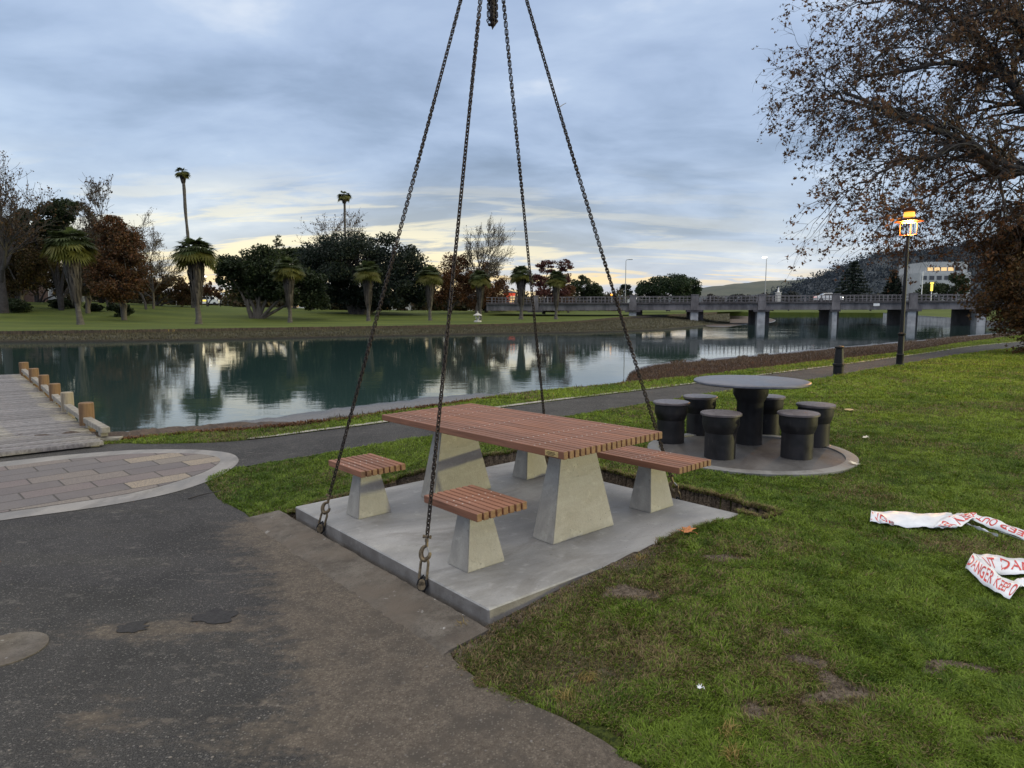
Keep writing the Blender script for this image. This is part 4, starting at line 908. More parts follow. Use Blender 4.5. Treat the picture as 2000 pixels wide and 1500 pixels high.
fallen(1850, 748, .09, LT, 'tan fallen leaf on the lawn right of the street lamp', 5.)
fallen(1366, 1357, .016, simple('white_scrap', (.7, .72, .74), None, .5), 'small white scrap on the foreground grass', 1., .03)
# ------------------------------------------------------------------ stones and twigs
M['gravel'] = simple('gravel', (.09, .08, .07), (.22, .2, .18), .9, 3., obj=False)
V, Fc = [], []; rs = random.Random(5)
for i in range(600):
    px, py = rs.uniform(0, 1150), rs.uniform(1040, 1500); q = GG(px, py)
    if not inpoly(np.array([[q.x, q.y]]), PLA)[0]: continue
    u, v = slab_uv(q.x, q.y)
    if v > -HV-.4 and abs(u) < HU+.3: continue
    r = rs.choice([.002, .0025, .003, .004, .007])*rs.uniform(.8, 1.3); bI = len(V)
    for dx_, dy_, dz_ in ((1, 0, 0), (0, 1, 0), (-1, 0, 0), (0, -1, 0), (.2, .1, .8)): V.append((q.x+dx_*r*rs.uniform(.7, 1.3), q.y+dy_*r*rs.uniform(.7, 1.2), q.z+.008+dz_*r*.7))
    Fc += [(bI, bI+1, bI+4), (bI+1, bI+2, bI+4), (bI+2, bI+3, bI+4), (bI+3, bI, bI+4)]
tag(npmesh('loose_gravel', V, np.array(Fc), M['gravel']), 'loose gravel crumbs scattered over the asphalt', 'gravel', kind='stuff')
o = MB().tube([GG(368, 978, .02), GG(395, 972, .03), GG(432, 965, .035)], [.007, .006, .004], 6).build('twig', M['bark_dark']); tag(o, 'dark twig on the asphalt beside the grass corner', 'twig')
# ------------------------------------------------------------------ grass
def grass(name, N, ymin, ymax, h, wdt, label, nseg=2, regionf=None, colf=None, dens=None, pxr=(-80, 2080)):
    # sample uniformly in picture rows between distances (more blades near the camera)
    pts = []
    while sum(map(len, pts)) < N:
        k = 200000; y = np.exp(rng.uniform(math.log(ymin), math.log(ymax), k)); px = rng.uniform(*pxr, k); x = (px-1000)/F_PX*y*1.02
        P = np.c_[x, y]; ok = regionf(P)
        if dens is not None: ok &= rng.random(k) < dens(x, y)
        pts.append(P[ok])
    P = np.concatenate(pts)[:N]; x, y = P.T; n = len(P); z = lawnz(x, y)
    sc = np.clip(y/4, .8, 5)**.55
    hh = h(x, y)*rng.uniform(.5, 1.35, n); ww = wdt*sc*rng.uniform(.7, 1.3, n); a = rng.uniform(0, 2*math.pi, n); ln = rng.uniform(.3, 1.5, n)*hh; la_ = fbm(x, y, 6., 2)*14+rng.normal(0, 1., n)
    dx, dy = np.cos(a)*ww/2, np.sin(a)*ww/2; lx, ly = np.cos(la_)*ln, np.sin(la_)*ln
    B0 = np.c_[x-dx, y-dy, z-.004]; B1 = np.c_[x+dx, y+dy, z-.004]
    M0 = np.c_[x-dx*.8+lx*.35, y-dy*.8+ly*.35, z+hh*.6]; M1 = np.c_[x+dx*.8+lx*.35, y+dy*.8+ly*.35, z+hh*.6]; T = np.c_[x+lx, y+ly, z+hh*np.clip(1.05-.35*ln/hh, .5, 1)]
    V = np.stack([B0, B1, M0, M1, T], 1).reshape(-1, 3); b = np.arange(n)*5
    Fq = np.c_[b, b+1, b+3, b+2]; Ft = np.c_[b+2, b+3, b+4]
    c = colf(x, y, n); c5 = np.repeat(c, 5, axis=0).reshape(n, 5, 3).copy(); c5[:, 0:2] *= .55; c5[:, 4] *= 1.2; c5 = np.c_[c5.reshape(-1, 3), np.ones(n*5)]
    me = bpy.data.meshes.new(name); me.vertices.add(len(V)); me.vertices.foreach_set('co', V.astype(np.float32).ravel())
    me.loops.add(7*n); me.polygons.add(2*n)
    me.loops.foreach_set('vertex_index', np.c_[Fq, Ft].astype(np.int32).ravel()); ls = np.c_[np.arange(n)*7, np.arange(n)*7+4].ravel().astype(np.int32)
    me.polygons.foreach_set('loop_start', ls); me.update(calc_edges=True)
    at_ = me.attributes.new('col', 'FLOAT_COLOR', 'POINT'); at_.data.foreach_set('color', c5.astype(np.float32).ravel())
    me.materials.append(M['blade']); me.update(); o = bpy.data.objects.new(name, me); COL.objects.link(o); return tag(o, label, 'grass', kind='stuff')
BKA = arr([Vector((bank[0].x, -3.2)), Vector((90, -3.2)), Vector((110, 100))]+[Vector((b_.x, b_.y)) for b_ in reversed(bank)])
def lawn_region(P):
    ok = inpoly(P, BKA) & ~inpoly(P+np.c_[fbm(P[:, 0], P[:, 1], 7.)-.5, fbm(P[:, 1], P[:, 0], 7.)-.5]*np.where(P[:, 1:] < 5, .26, .06), PLA); u, v = slab_uv(P[:, 0], P[:, 1]); ok &= ~((np.abs(u) < HU+.006) & (np.abs(v) < HV+.02)); ok &= pit(P[:, 0], P[:, 1]) < .5
    ok &= ~((v < -HV-.02) & (v > -HV-.32) & (u > -HU-.26) & (u < HU+.06))
    ok &= np.hypot(P[:, 0]-padc.x, P[:, 1]-padc.y) > PR-.015
    return ok
def gcol(x, y, n):
    g1, g2, g3 = np.array([.065, .118, .012]), np.array([.170, .245, .030]), np.array([.28, .21, .105])
    f = np.clip(fbm(x, y, 1.1)*1.7-.62+(fbm(x, y, 9., 3)-.5)*1.3+.35+rng.normal(0, .25, n), 0, 1)[:, None]; c = g1*(1-f)+g2*f
    s = soilf(x, y); dry = np.clip(.04+.95*s+(fbm(x+30, y, 1.6)-.49)*2.+(fbm(x, y+50, 7.)-.5)*.8, 0.02, .92); m = (rng.random(n) < dry*.8)[:, None]
    far = sstep(5, 13, y)[:, None]; c = c*(1+far*.25*np.array([1.5, 1.1, .3]))
    return np.where(m, g3*rng.uniform(.25, 1.15, n)[:, None], c*rng.uniform(.6, 1.4, n)[:, None])
def dens_(x, y):
    s = soilf(x, y); return np.clip(1.05-1.0*sstep(.15, .9, s), .05, 1)*(.5+.5*sstep(.32, .5, fbm(x+7, y, 7., 3)))
hgt_ = lambda x, y: (.011+.034*fbm(x, y, 6.)**1.5+.008*fbm(x, y, 1.))*(1-.4*soilf(x, y))*(1+.25*sstep(5, 10, y))
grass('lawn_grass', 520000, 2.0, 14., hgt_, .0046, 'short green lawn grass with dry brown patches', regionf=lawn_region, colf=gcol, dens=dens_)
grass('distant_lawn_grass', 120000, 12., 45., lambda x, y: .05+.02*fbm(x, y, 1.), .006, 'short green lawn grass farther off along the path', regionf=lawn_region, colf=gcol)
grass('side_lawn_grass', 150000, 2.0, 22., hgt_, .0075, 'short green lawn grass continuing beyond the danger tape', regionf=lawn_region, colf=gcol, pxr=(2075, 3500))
TUF = [GG(1105, 1372), GG(1418, 1440), GG(1430, 1482), GG(905, 1225), GG(1250, 1095), GG(1140, 1330)]
grass('straw_tufts', 260, 2., 5., lambda x, y: .055+0*x, .0035, 'pale straw tufts in the foreground lawn', regionf=lambda P: np.any([np.hypot(P[:, 0]-q.x, P[:, 1]-q.y) < .035 for q in TUF], axis=0), colf=lambda x, y, n: np.array([.36, .26, .09])*rng.uniform(.6, 1.2, n)[:, None])
# shaggy edge tufts hanging over pit and kerb
def edge_region(P):
    u, v = slab_uv(P[:, 0], P[:, 1]); x, y = P.T
    e = (pit(x+.03, y) > .5) | (pit(x-.03, y) > .5) | (pit(x, y-.04) > .5)
    s_ = (u > HU+.004) & (u < HU+.03) & (np.abs(v) < HV+.05) & (v > -.3) & (fbm(x, y, 6.) > .5)
    return ((e & (pit(x, y) < .5)) | s_) & ~inpoly(P, PLA) & lawn_region(P)
grass('edge_grass', 11000, 3., 8., lambda x, y: .035+.02*fbm(x, y, 5.), .0042, 'longer ragged grass at the edges of the pit', regionf=edge_region, colf=gcol)
# orange leaf litter and weeds along the river edge of the lawn
def litter_region(P):
    q = inpoly(P, BKA); q2 = inpoly(P-np.array([.0, -.45]), BKA); return q & ~q2
def lcol(x, y, n): return np.array([.17, .08, .035])*rng.uniform(.4, 1.2, n)[:, None]*np.array([1, 1, 1])
grass('bank_leaf_litter', 4500, 7.5, 16., lambda x, y: .03+.05*fbm(x, y, 2.)**2, .012, 'rusty leaf litter and weeds along the river edge', regionf=lambda P: (inpoly(P, BKA) & ~inpoly(P+np.array([0, .17]), BKA)), colf=lcol)
# scrub on near mud spit and far bank
def scrub(name, N, pts_f, size, c1, c2, label):
    P = pts_f(N); n = len(P); a = rng.normal(0, 1, (n, 3)); a[:, 2] = np.abs(a[:, 2])+.6; a /= np.linalg.norm(a, axis=1)[:, None]; b_ = np.cross(a, rng.normal(0, 1, (n, 3))); b_ /= np.linalg.norm(b_, axis=1)[:, None]
    s = (size*rng.uniform(.5, 1.4, n))[:, None]; V = np.stack([P-b_*s*.12, P+b_*s*.12, P+a*s], 1).reshape(-1, 3); Fc = np.arange(3*n).reshape(-1, 3)
    f = rng.random((n, 1)); c = np.repeat(np.array(c1)*(1-f)+np.array(c2)*f, 3, axis=0); return tag(npmesh(name, V, Fc, M['blade'], attrs={'col': ('FLOAT_COLOR', np.c_[c, np.ones(len(c))])}), label, 'ground cover', kind='stuff')
def on_mesh(obn, zmin, xr=None):
    me = bpy.data.objects[obn].data; V = np.empty(len(me.vertices)*3, np.float32); me.vertices.foreach_get('co', V); V = V.reshape(-1, 3); Fi = np.empty(len(me.loops), np.int32); me.loops.foreach_get('vertex_index', Fi); Fi = Fi.reshape(-1, 4)
    A, B, C, D = (V[Fi[:, k]] for k in range(4)); ar = np.linalg.norm(np.cross(B-A, D-A), axis=1); dist = np.linalg.norm((A+C)/2, axis=1)
    cen = (A+C)/2; pxc = 1000+cen[:, 0]/np.maximum(cen[:, 1], 1)*F_PX
    wgt = ar/np.maximum(dist, 5)**1.5*(cen[:, 2] > zmin)*((pxc > xr[0]) & (pxc < xr[1])); wgt /= wgt.sum()
    def f(N):
        k = rng.choice(len(Fi), N, p=wgt); s, t = rng.random((2, N, 1)); return (A[k]*(1-s)+B[k]*s)*(1-t)+(D[k]*(1-s)+C[k]*s)*t
    return f
scrub('mud_flat_growth', 60000, on_mesh('river_bank', -.9, (1210, 2200)), .10, (.035, .024, .018), (.15, .095, .06), 'brown salt-marsh growth on the near mud flat')
scrub('far_bank_reeds', 60000, on_mesh('far_river_bank', -.85, (-100, 1450)), .20, (.03, .028, .016), (.13, .115, .07), 'brown reeds and rushes on the far river bank')
scrub('near_bank_weeds', 5000, on_mesh('river_bank', -.35, (640, 1210)), .08, (.05, .035, .025), (.13, .10, .05), 'dry weeds below the lawn edge along the water')
# ------------------------------------------------------------------ trees
def tubes(lines, name, m, parent, kmin=3):
    V, Fc = [], []; base = 0
    for pts, rad in lines:
        P = np.asarray(pts, float); n = len(P); r = np.asarray(rad, float); k = 8 if r[0] > .15 else (5 if r[0] > .04 else kmin)
        T = np.gradient(P, axis=0); T /= np.linalg.norm(T, axis=1)[:, None]+1e-9; ref = np.array([.31, .2, .93]) if abs(T[0, 2]) < .8 else np.array([1, .1, 0.])
        Sd = np.cross(T, ref); Sd /= np.linalg.norm(Sd, axis=1)[:, None]+1e-9; U = np.cross(Sd, T); an = np.arange(k)*2*math.pi/k
        V.append((P[:, None]+(Sd[:, None]*np.cos(an)[None, :, None]+U[:, None]*np.sin(an)[None, :, None])*r[:, None, None]).reshape(-1, 3))
        i, j = np.meshgrid(np.arange(n-1), np.arange(k), indexing='ij'); a = base+i*k+j; b = base+i*k+(j+1) % k
        Fc.append(np.stack([a, b, b+k, a+k], -1).reshape(-1, 4)); base += n*k
    return npmesh(name, np.concatenate(V), np.concatenate(Fc), m, parent, True)
def leaves(P, size, pal, name, parent, m=None, star=False, flat=0.):
    n = len(P); P = np.asarray(P); a = rng.normal(0, 1, (n, 3)); a /= np.linalg.norm(a, axis=1)[:, None]; nrm = rng.normal(0, 1, (n, 3)); nrm[:, 2] += flat; b = np.cross(a, nrm); b /= np.linalg.norm(b, axis=1)[:, None]+1e-9
    s = (size*rng.uniform(.55, 1.35, n))[:, None]
    if star:
        c = np.cross(a, b); V = np.stack([P-a*s*.35, P+b*s*.5-a*s*.1, P+a*s*.55+b*.12*s, P-b*s*.5-a*s*.05, P+b*s*.12+a*s*.05+c*s*.1, P-b*s*.12+a*s*.02+c*s*.1], 1).reshape(-1, 3); o = np.arange(n)[:, None]*6
        Fc = np.concatenate([o+np.array([0, 4, 5]), o+np.array([0, 1, 4]), o+np.array([4, 2, 5]), o+np.array([5, 3, 0])]); kk = 6
    else: V = np.stack([P-a*s*.5, P+b*s*.32, P+a*s*.5, P-b*s*.32], 1).reshape(-1, 3); Fc = np.arange(n*4).reshape(-1, 4); kk = 4
    pal = np.array(pal); w_ = rng.dirichlet(np.ones(len(pal))*.6, n); c = (w_ @ pal)*rng.uniform(.7, 1.25, n)[:, None]; c = np.repeat(c, kk, axis=0)
    return npmesh(name, V, Fc, m or M['leaf'], parent, False, {'col': ('FLOAT_COLOR', np.c_[c, np.ones(len(c))])})
def grow(p, d, ln, r, lev, out, tips, rd, up=.1, spread=.7, nch=5, maxlev=3, droop=0., jit=.16, lratio=.6, taper=.5):
    n = 7 if lev < 2 else 5; pts = [np.array(p)]; rad = [r]; d = np.array(d)/np.linalg.norm(d); dirs = [d]
    for i in range(n):
        d = d+rd.normal(0, jit, 3); d[2] += up*(.6 if lev else .3)-droop*(i/n)*(lev > 0); d /= np.linalg.norm(d); pts.append(pts[-1]+d*ln/n); rad.append(r*(1-(i+1)/n*(1-taper)) if lev < maxlev else r*(1-.8*(i+1)/n)); dirs.append(d)
    out.append((pts, rad))
    if lev >= maxlev: tips += [pts[k] for k in range(2, n+1)]; return
    for c in range(nch):
        t = rd.uniform(.25 if lev else .35, 1.) if c else 1.; k = min(int(t*n), n); side = rd.normal(0, 1, 3); side -= dirs[k]*side.dot(dirs[k]); side /= np.linalg.norm(side)
        nd = dirs[k]*math.cos(spread*rd.uniform(.6, 1.2))+side*math.sin(spread*rd.uniform(.6, 1.3)); grow(pts[k], nd, ln*lratio*rd.uniform(.7, 1.2), max(rad[k]*.62, .008), lev+1, out, tips, rd, up, spread, nch, maxlev, droop, jit, lratio, taper)
def blob_leaves(blobs, n, rd, sub=14, srel=.32, surf=.75):
    """blobs: (centre, rx, ry, rz) ; clumps biased to the outside of the crown"""
    P = []; vol = np.array([b[1]*b[2]*b[3] for b in blobs])**.67; vol /= vol.sum()
    for (c, rx, ry, rz), f in zip(blobs, vol):
        k = max(5, int(sub)); u = rd.normal(0, 1, (k, 3)); u /= np.linalg.norm(u, axis=1)[:, None]; rr = rd.uniform(surf*.5, 1., k)[:, None]**.6; cc = np.array(c)+u*rr*np.array([rx, ry, rz])*.85
        m = int(n*f); w_ = rd.integers(0, k, m); q = rd.normal(0, 1, (m, 3)); q /= np.linalg.norm(q, axis=1)[:, None]; q *= (rd.random(m)**.4)[:, None]; sz = rd.uniform(.6, 1.25, k)[w_][:, None]*srel*np.array([rx, ry, rz*.8])
        P.append(cc[w_]+q*sz)
    return np.concatenate(P)
GREEN = [(.014, .024, .010), (.028, .042, .015), (.040, .055, .022)]; RUST = [(.11, .042, .018), (.075, .035, .018), (.055, .042, .02), (.14, .06, .022)]; BLUEG = [(.012, .020, .016), (.022, .034, .024), (.016, .024, .014)]
BROWN = [(.07, .038, .02), (.045, .03, .018), (.1, .055, .022)]; OLIVE = [(.04, .05, .015), (.07, .065, .018), (.1, .06, .02)]
SEED = [100]
def crown_tree(name, base_px, Y, blobs, n, size, pal, label, trunk=.3, tilt=0, bark='bark_dark', cat='tree', sub=14, stems=1, skel=True, srel=.36, group='trees on the far river bank'):
    """blobs in photo pixels (x, y, rx, ry) at distance Y (or the distance of the base)"""
    SEED[0] += 1; rd = np.random.default_rng(SEED[0]); b = FL(*base_px) if Y is None else X(base_px[0], base_px[1], Y); Y = b.y; e = empty(name, b, 0, label, cat, group)
    B = []; s = mpp(Y)
    for x, y, rx, ry in blobs: c = X(x, y, Y)-b; kk = 1.13; B.append(((c.x, c.y+rd.uniform(-.5, .5)*rx*s, c.z), rx*s*kk, rx*s*.95, ry*s*kk))
    leaves(blob_leaves(B, int(n*1.35), rd, int(sub*1.4), srel), size, pal, 'crown', e)
    lines = []
    for k in range(stems):
        off = (k-(stems-1)/2)*trunk*3.; r = trunk*(1 if stems == 1 else .7)
        for c, rx, ry, rz in B:
            tgt = np.array(c)-np.array([0, 0, rz*.3]); m = np.array([off*.4+tgt[0]*.25+rd.normal(0, .2), rd.normal(0, .2), tgt[2]*.5]); P = [np.array([off*.3, 0, -.3]), np.array([off*.6+tgt[0]*.08, 0, tgt[2]*.22]), m, tgt]
            lines.append((P, [r*1.25, r*.85, r*.5, r*.2]))
            for q in range(5):
                u = rd.normal(0, 1, 3); u /= np.linalg.norm(u); lines.append(([tgt-(tgt-m)*rd.uniform(0, .5), tgt+u*np.array([rx, ry, rz])*.45, tgt+u*np.array([rx, ry, rz])*.8], [r*.22, r*.12, r*.04]))
            if stems > 1: break
    if stems > 1:
        for c, rx, ry, rz in B[1:]:
            tgt = np.array(c); lines.append(([np.array([tgt[0]*.1, 0, 0]), tgt*.5+np.array([0, 0, .3]), tgt], [trunk*.6, trunk*.35, trunk*.15]))
    tubes(lines, 'trunk', M[bark], e); return e
def bare_tree(name, base_px, Y, hpx, label, seed, spread=.55, r=.3, lean=(0, 0), leafn=0, lsize=.25, pal=BROWN, nch=6, maxlev=4, up=.12, trunkf=.35, bark='bark', cat='tree', group='trees on the far river bank', lratio=.62):
    rd = np.random.default_rng(seed); b = FL(*base_px) if Y is None else X(base_px[0], base_px[1], Y); Y = b.y; hgt = hpx*mpp(Y); e = empty(name, b, 0, label, cat, group); out, tips = [], []
    grow((0, 0, -.3), (lean[0], lean[1], 1), hgt*trunkf*1.1, r, 0, out, tips, rd, up, spread, nch, maxlev, 0, .10, lratio)
    Z = max(p[2] for l in out for p in l[0]); k = hgt/Z; out = [([np.array(p)*k for p in l[0]], l[1]) for l in out]; tips = [np.array(t)*k for t in tips]
    out = [(l[0], [max(q, .020) for q in l[1]]) for l in out]; tubes(out, 'trunk', M[bark], e)
    if leafn: T = np.array(tips); i = rd.integers(0, len(T), leafn); leaves(T[i]+rd.normal(0, .18, (leafn, 3)), lsize, pal, 'crown', e)
    return e
# --- palms
def palm_mesh(e, hgt, cr, skirt, rtrunk, seed, nfr=95):
    rd = np.random.default_rng(seed); V, Fc, Cc = [], [], []
    top = np.array([0, 0, hgt-cr*.75])
    def frond(az, el, ln, dead):
        c0 = np.array([.045, .062, .022]) if not dead else np.array([.135, .115, .09]); c0 = c0*rd.uniform(.6, 1.3)+(np.array([.05, .035, 0])*(el < .1) if not dead else 0)
        d = np.array([math.cos(az)*math.cos(el), math.sin(az)*math.cos(el), math.sin(el)]); st = ln*(.45 if not dead else .3); p1 = top+d*st; side = np.array([-math.sin(az), math.cos(az), 0]); upv = np.cross(d, side)
        b0 = len(V); V.extend([top-side*.02, top+side*.02, p1+side*.02, p1-side*.02]); Fc.append((b0, b0+1, b0+2, b0+3)); Cc.extend([c0]*4)
        nl = 13
        dn = d+np.array([0, 0, -.55*math.cos(el)])*(1 if not dead else .5); dn /= np.linalg.norm(dn); d = dn; upv = np.cross(d, side)
        for i in range(nl):
            a = (i/(nl-1)-.5)*(2.5 if not dead else 1.1); dd = d*math.cos(a)+side*math.sin(a); l_ = ln*.62*(1-.25*abs(a)/1.3)*rd.uniform(.85, 1.1)
            m = p1+dd*l_*.6; t = p1+dd*l_-np.array([0, 0, l_*(.20 if not dead else .3)]); wv = np.cross(dd, upv); wv = wv/np.linalg.norm(wv)*ln*.045
            b0 = len(V); V.extend([p1, m-wv, m+wv, t, ]); Fc.append((b0, b0+1, b0+3, b0+2)); Cc.extend([c0*.8, c0, c0, c0*1.15])
    for i in range(nfr): el_ = math.asin(rd.uniform(-.6, .97)); frond(rd.uniform(0, 2*math.pi), el_, cr*rd.uniform(.85, 1.12)*(1-.28*max(0, math.sin(el_))), False)
    C = np.array(Cc); npmesh('crown', V, np.array(Fc), M['leaf'], e, attrs={'col': ('FLOAT_COLOR', np.c_[C, np.ones(len(C))])})
    if skirt:
        V, Fc, Cc = [], [], []
        for i in range(420):
            az = rd.uniform(0, 2*math.pi); z0 = rd.uniform(-skirt*.75, .1); rr = rtrunk*.8; l_ = skirt*rd.uniform(.25, .5); fl = cr*.27*(1+z0/skirt*.85)*rd.uniform(.6, 1.1)
            p = top+np.array([math.cos(az)*rr, math.sin(az)*rr, z0]); q = top+np.array([math.cos(az)*(rr+fl), math.sin(az)*(rr+fl), z0-l_*.5]); t = top+np.array([math.cos(az)*(rr+fl*.8), math.sin(az)*(rr+fl*.8), z0-l_]); sd = np.array([-math.sin(az), math.cos(az), 0])*.11
            b0 = len(V); V.extend([p, q-sd, t, q+sd]); Fc.append((b0, b0+1, b0+2, b0+3)); c = np.array([.085, .072, .058])*rd.uniform(.35, 1.4); Cc.extend([c]*4)
        C = np.array(Cc); npmesh('dead_frond_skirt', V, np.array(Fc), M['leaf'], e, attrs={'col': ('FLOAT_COLOR', np.c_[C, np.ones(len(C))])})
    n = 16; P = [np.array([0, 0, -.3+ (top[2]+.3)*i/n]) for i in range(n+1)]; r = [rtrunk*(1.7 if i == 0 else 1.25 if i == 1 else 1.)*(1+.08*rd.normal()) for i in range(n+1)]
    P = [p+np.array([.04*math.sin(i), .03*math.cos(i*1.3), 0]) for i, p in enumerate(P)]; tubes([(P, r)], 'trunk', M['palm_trunk'], e)
PALMS = [(157, 634, 436, 'fan palm with a long dead skirt, leftmost of the palms'), (388, 633, 456, 'tallest fan palm on the far lawn, a thin palm rising behind its crown'), (567, 630, 496, 'fan palm in front of the dark spreading tree with leaning trunks'),
         (720, 627, 504, 'fan palm standing before the biggest dark tree'), (840, 626, 514, 'fan palm between the biggest dark tree and the rusty trees'), (938, 625, 522, 'fan palm beside the small stone lantern'),
         (1018, 621, 514, 'fan palm beside the red-lit wall'), (1086, 621, 524, 'rightmost fan palm, in front of the bridge')]
pm = None
for i, (px, py, pt_, lb_) in enumerate(PALMS):
    b = FL(px, py)
    if b.y > 104: b = X(px, py, 104)
    hp_ = X(px, pt_, b.y).z-b.z
    if i in (0, 3) or pm is None: pm = empty('fan_palm', b, 0, lb_, 'palm tree', 'fan palms along the far bank'); palm_mesh(pm, 10., 2.7, 5.2, .30, 11+i); c = pm
    else: c = copy_tree(pm); c.location = b; c['label'] = lb_
    s = hp_/10.; c.scale = (s*(.95 if i != 1 else 1.1), s, s); c.rotation_euler = (0, 0, i*1.3)
    if i == 0: c.rotation_euler = (0, R_(-4), 0)
for px, pb, pt_, Y, cr, lb_ in ((378, 600, 323, 120, 17, 'very tall thin palm with a small round crown, highest thing on the left'), (677, 560, 369, 150, 16, 'tall thin palm rising behind the biggest dark tree')):
    b = X(px, pb, Y); e = empty('tall_palm', b, 0, lb_, 'palm tree', 'tall thin palms'); h_ = X(px, pt_, Y).z-b.z; palm_mesh(e, h_, cr*mpp(Y)*1.0, 1.6, .26, 60+px, 42)
    if px == 378: e.rotation_euler = (0, R_(-1.7), 0)
# --- big dark trees
crown_tree('spreading_tree', (500, 622), None, [(470, 528, 50, 42), (520, 515, 45, 34), (440, 530, 28, 30), (545, 545, 45, 42), (590, 560, 45, 38), (500, 560, 50, 28), (610, 580, 30, 26)], 26000, .38, GREEN, 'dark spreading evergreen tree with several grey trunks leaning out low', .5, bark='bark', stems=3, sub=22)
crown_tree('spreading_tree', (700, 614), None, [(700, 508, 75, 55), (640, 520, 55, 45), (760, 510, 60, 50), (800, 530, 45, 48), (680, 555, 80, 40), (760, 560, 70, 42), (610, 510, 40, 34), (820, 565, 30, 34), (720, 585, 90, 22)], 46000, .42, BLUEG, 'biggest dark dense tree in the middle of the far bank', .9, stems=3, sub=26)
crown_tree('spreading_tree', (575, 600), 150, [(575, 505, 40, 22), (610, 500, 30, 20)], 9000, .45, GREEN, 'dark tree behind the first two dark trees', .4)
bare_tree('bare_tree', (660, 600), 160, 190, 'leafless spreading tree showing above the biggest dark tree', 3, .75, .4, leafn=3500, lsize=.32, pal=BROWN, nch=6)
crown_tree('small_conifer', (541, 600), 180, [(541, 485, 14, 12), (541, 468, 9, 10), (541, 500, 16, 12)], 900, .4, GREEN, 'small thin pointed tree above the dark trees at left of centre', .15)
# --- rusty trees and tall bare tree
crown_tree('autumn_tree', (878, 612), None, [(880, 545, 34, 42), (905, 530, 28, 34), (862, 560, 24, 34), (925, 560, 34, 40)], 15000, .30, RUST, 'round rusty red tree right of the biggest dark tree', .3, sub=20)
crown_tree('autumn_tree', (950, 610), None, [(955, 555, 32, 40), (930, 575, 30, 30), (975, 570, 22, 34)], 11000, .30, RUST, 'rusty brown tree below the tall leafless tree', .3, sub=20)
bare_tree('bare_tree', (931, 610), 128, 188, 'tall fine-twigged leafless tree right of centre', 21, .5, .32, leafn=4500, lsize=.2, pal=[(.10, .085, .05), (.07, .055, .035)], nch=6)
crown_tree('autumn_tree', (1062, 610), 122, [(1070, 522, 22, 12), (1104, 517, 16, 12), (1050, 545, 18, 12), (1098, 545, 18, 14), (1080, 565, 34, 22)], 7000, .3, [(.09, .025, .025), (.06, .025, .02), (.11, .045, .03)], 'dark red tree above the left end of the bridge', .25)
crown_tree('autumn_tree', (1110, 608), 140, [(1112, 578, 18, 24)], 2500, .3, RUST, 'small rusty tree beside the red tree behind the bridge', .2)
crown_tree('round_tree', (1148, 606), 165, [(1140, 562, 30, 22), (1160, 575, 26, 20)], 6000, .45, GREEN, 'dark green tree beyond the bridge left of the white house', .3)
crown_tree('round_tree', (1240, 606), 190, [(1226, 570, 15, 16)], 1500, .5, BLUEG, 'small dark tree between the white house and the big domed tree', .3)
crown_tree('round_tree', (1305, 604), 150, [(1300, 565, 42, 28), (1265, 575, 28, 26), (1335, 565, 30, 26), (1355, 575, 14, 20)], 16000, .4, [(.016, .032, .014), (.03, .05, .02), (.022, .038, .016)], 'big domed dark green tree behind the bridge', .4, sub=24)
for i, (px, py, r, Y) in enumerate(((1390, 590, 20, 420), (1440, 588, 26, 380), (1490, 590, 24, 400), (1540, 585, 22, 430), (1600, 588, 24, 380), (1700, 585, 26, 330), (1780, 590, 26, 300))):
    crown_tree('distant_tree', (px, 606), Y, [(px, py, r, 15), (px+12, py+3, r*.7, 11)], 1400, 1.3, [(.03, .038, .04), (.045, .045, .042), (.03, .034, .036)] if i % 2 else [(.05, .04, .036), (.04, .04, .036)], ['bluish bushy tree nearest the domed tree on the far shore', 'brownish tree second on the far shore', 'bluish tree beyond the middle of the bridge', 'brownish tree behind the white statue', 'bluish tree beyond the white car', 'brownish tree on the shore left of the lamp post', 'dark tree on the shore just right of the lamp post'][i], .4, group='trees on the distant shore')
def conifer(px, pb, pt_, Y, wpx, lb_, seed):
    rd = np.random.default_rng(seed); b = X(px, pb, Y); h_ = X(px, pt_, Y).z-b.z; e = empty('layered_conifer', b, 0, lb_, 'tree', 'layered conifers beyond the bridge'); P = []
    for k in range(13):
        z = h_*(.16+.82*k/13); r = wpx*mpp(Y)*(1-k/13.5)**.85; m = int(420*(1-k/16)); nb = 9; a = rd.integers(0, nb, m)*2*math.pi/nb+k+rd.normal(0, .14, m); rr = r*rd.random(m)**.6; P.append(np.c_[np.cos(a)*rr, np.sin(a)*rr, z-rr*.12+rd.normal(0, h_*.010, m)])
    leaves(np.concatenate(P), 1.0, BLUEG, 'crown', e, flat=2.); tubes([([(0, 0, 0), (0, 0, h_*.5), (0, 0, h_)], [.6, .4, .05])], 'trunk', M['bark_dark'], e)
conifer(1664, 600, 505, 260, 42, 'tallest layered dark conifer beyond the bridge, left of the lamp post', 5)
conifer(1742, 600, 524, 255, 26, 'shorter pointed dark conifer beyond the bridge, beside the lamp post', 6)
crown_tree('round_tree', (1840, 600), 200, [(1835, 575, 30, 26), (1870, 560, 26, 26), (1810, 585, 20, 16)], 6000, .6, GREEN, 'dark green tree in front of the white office block', .4)
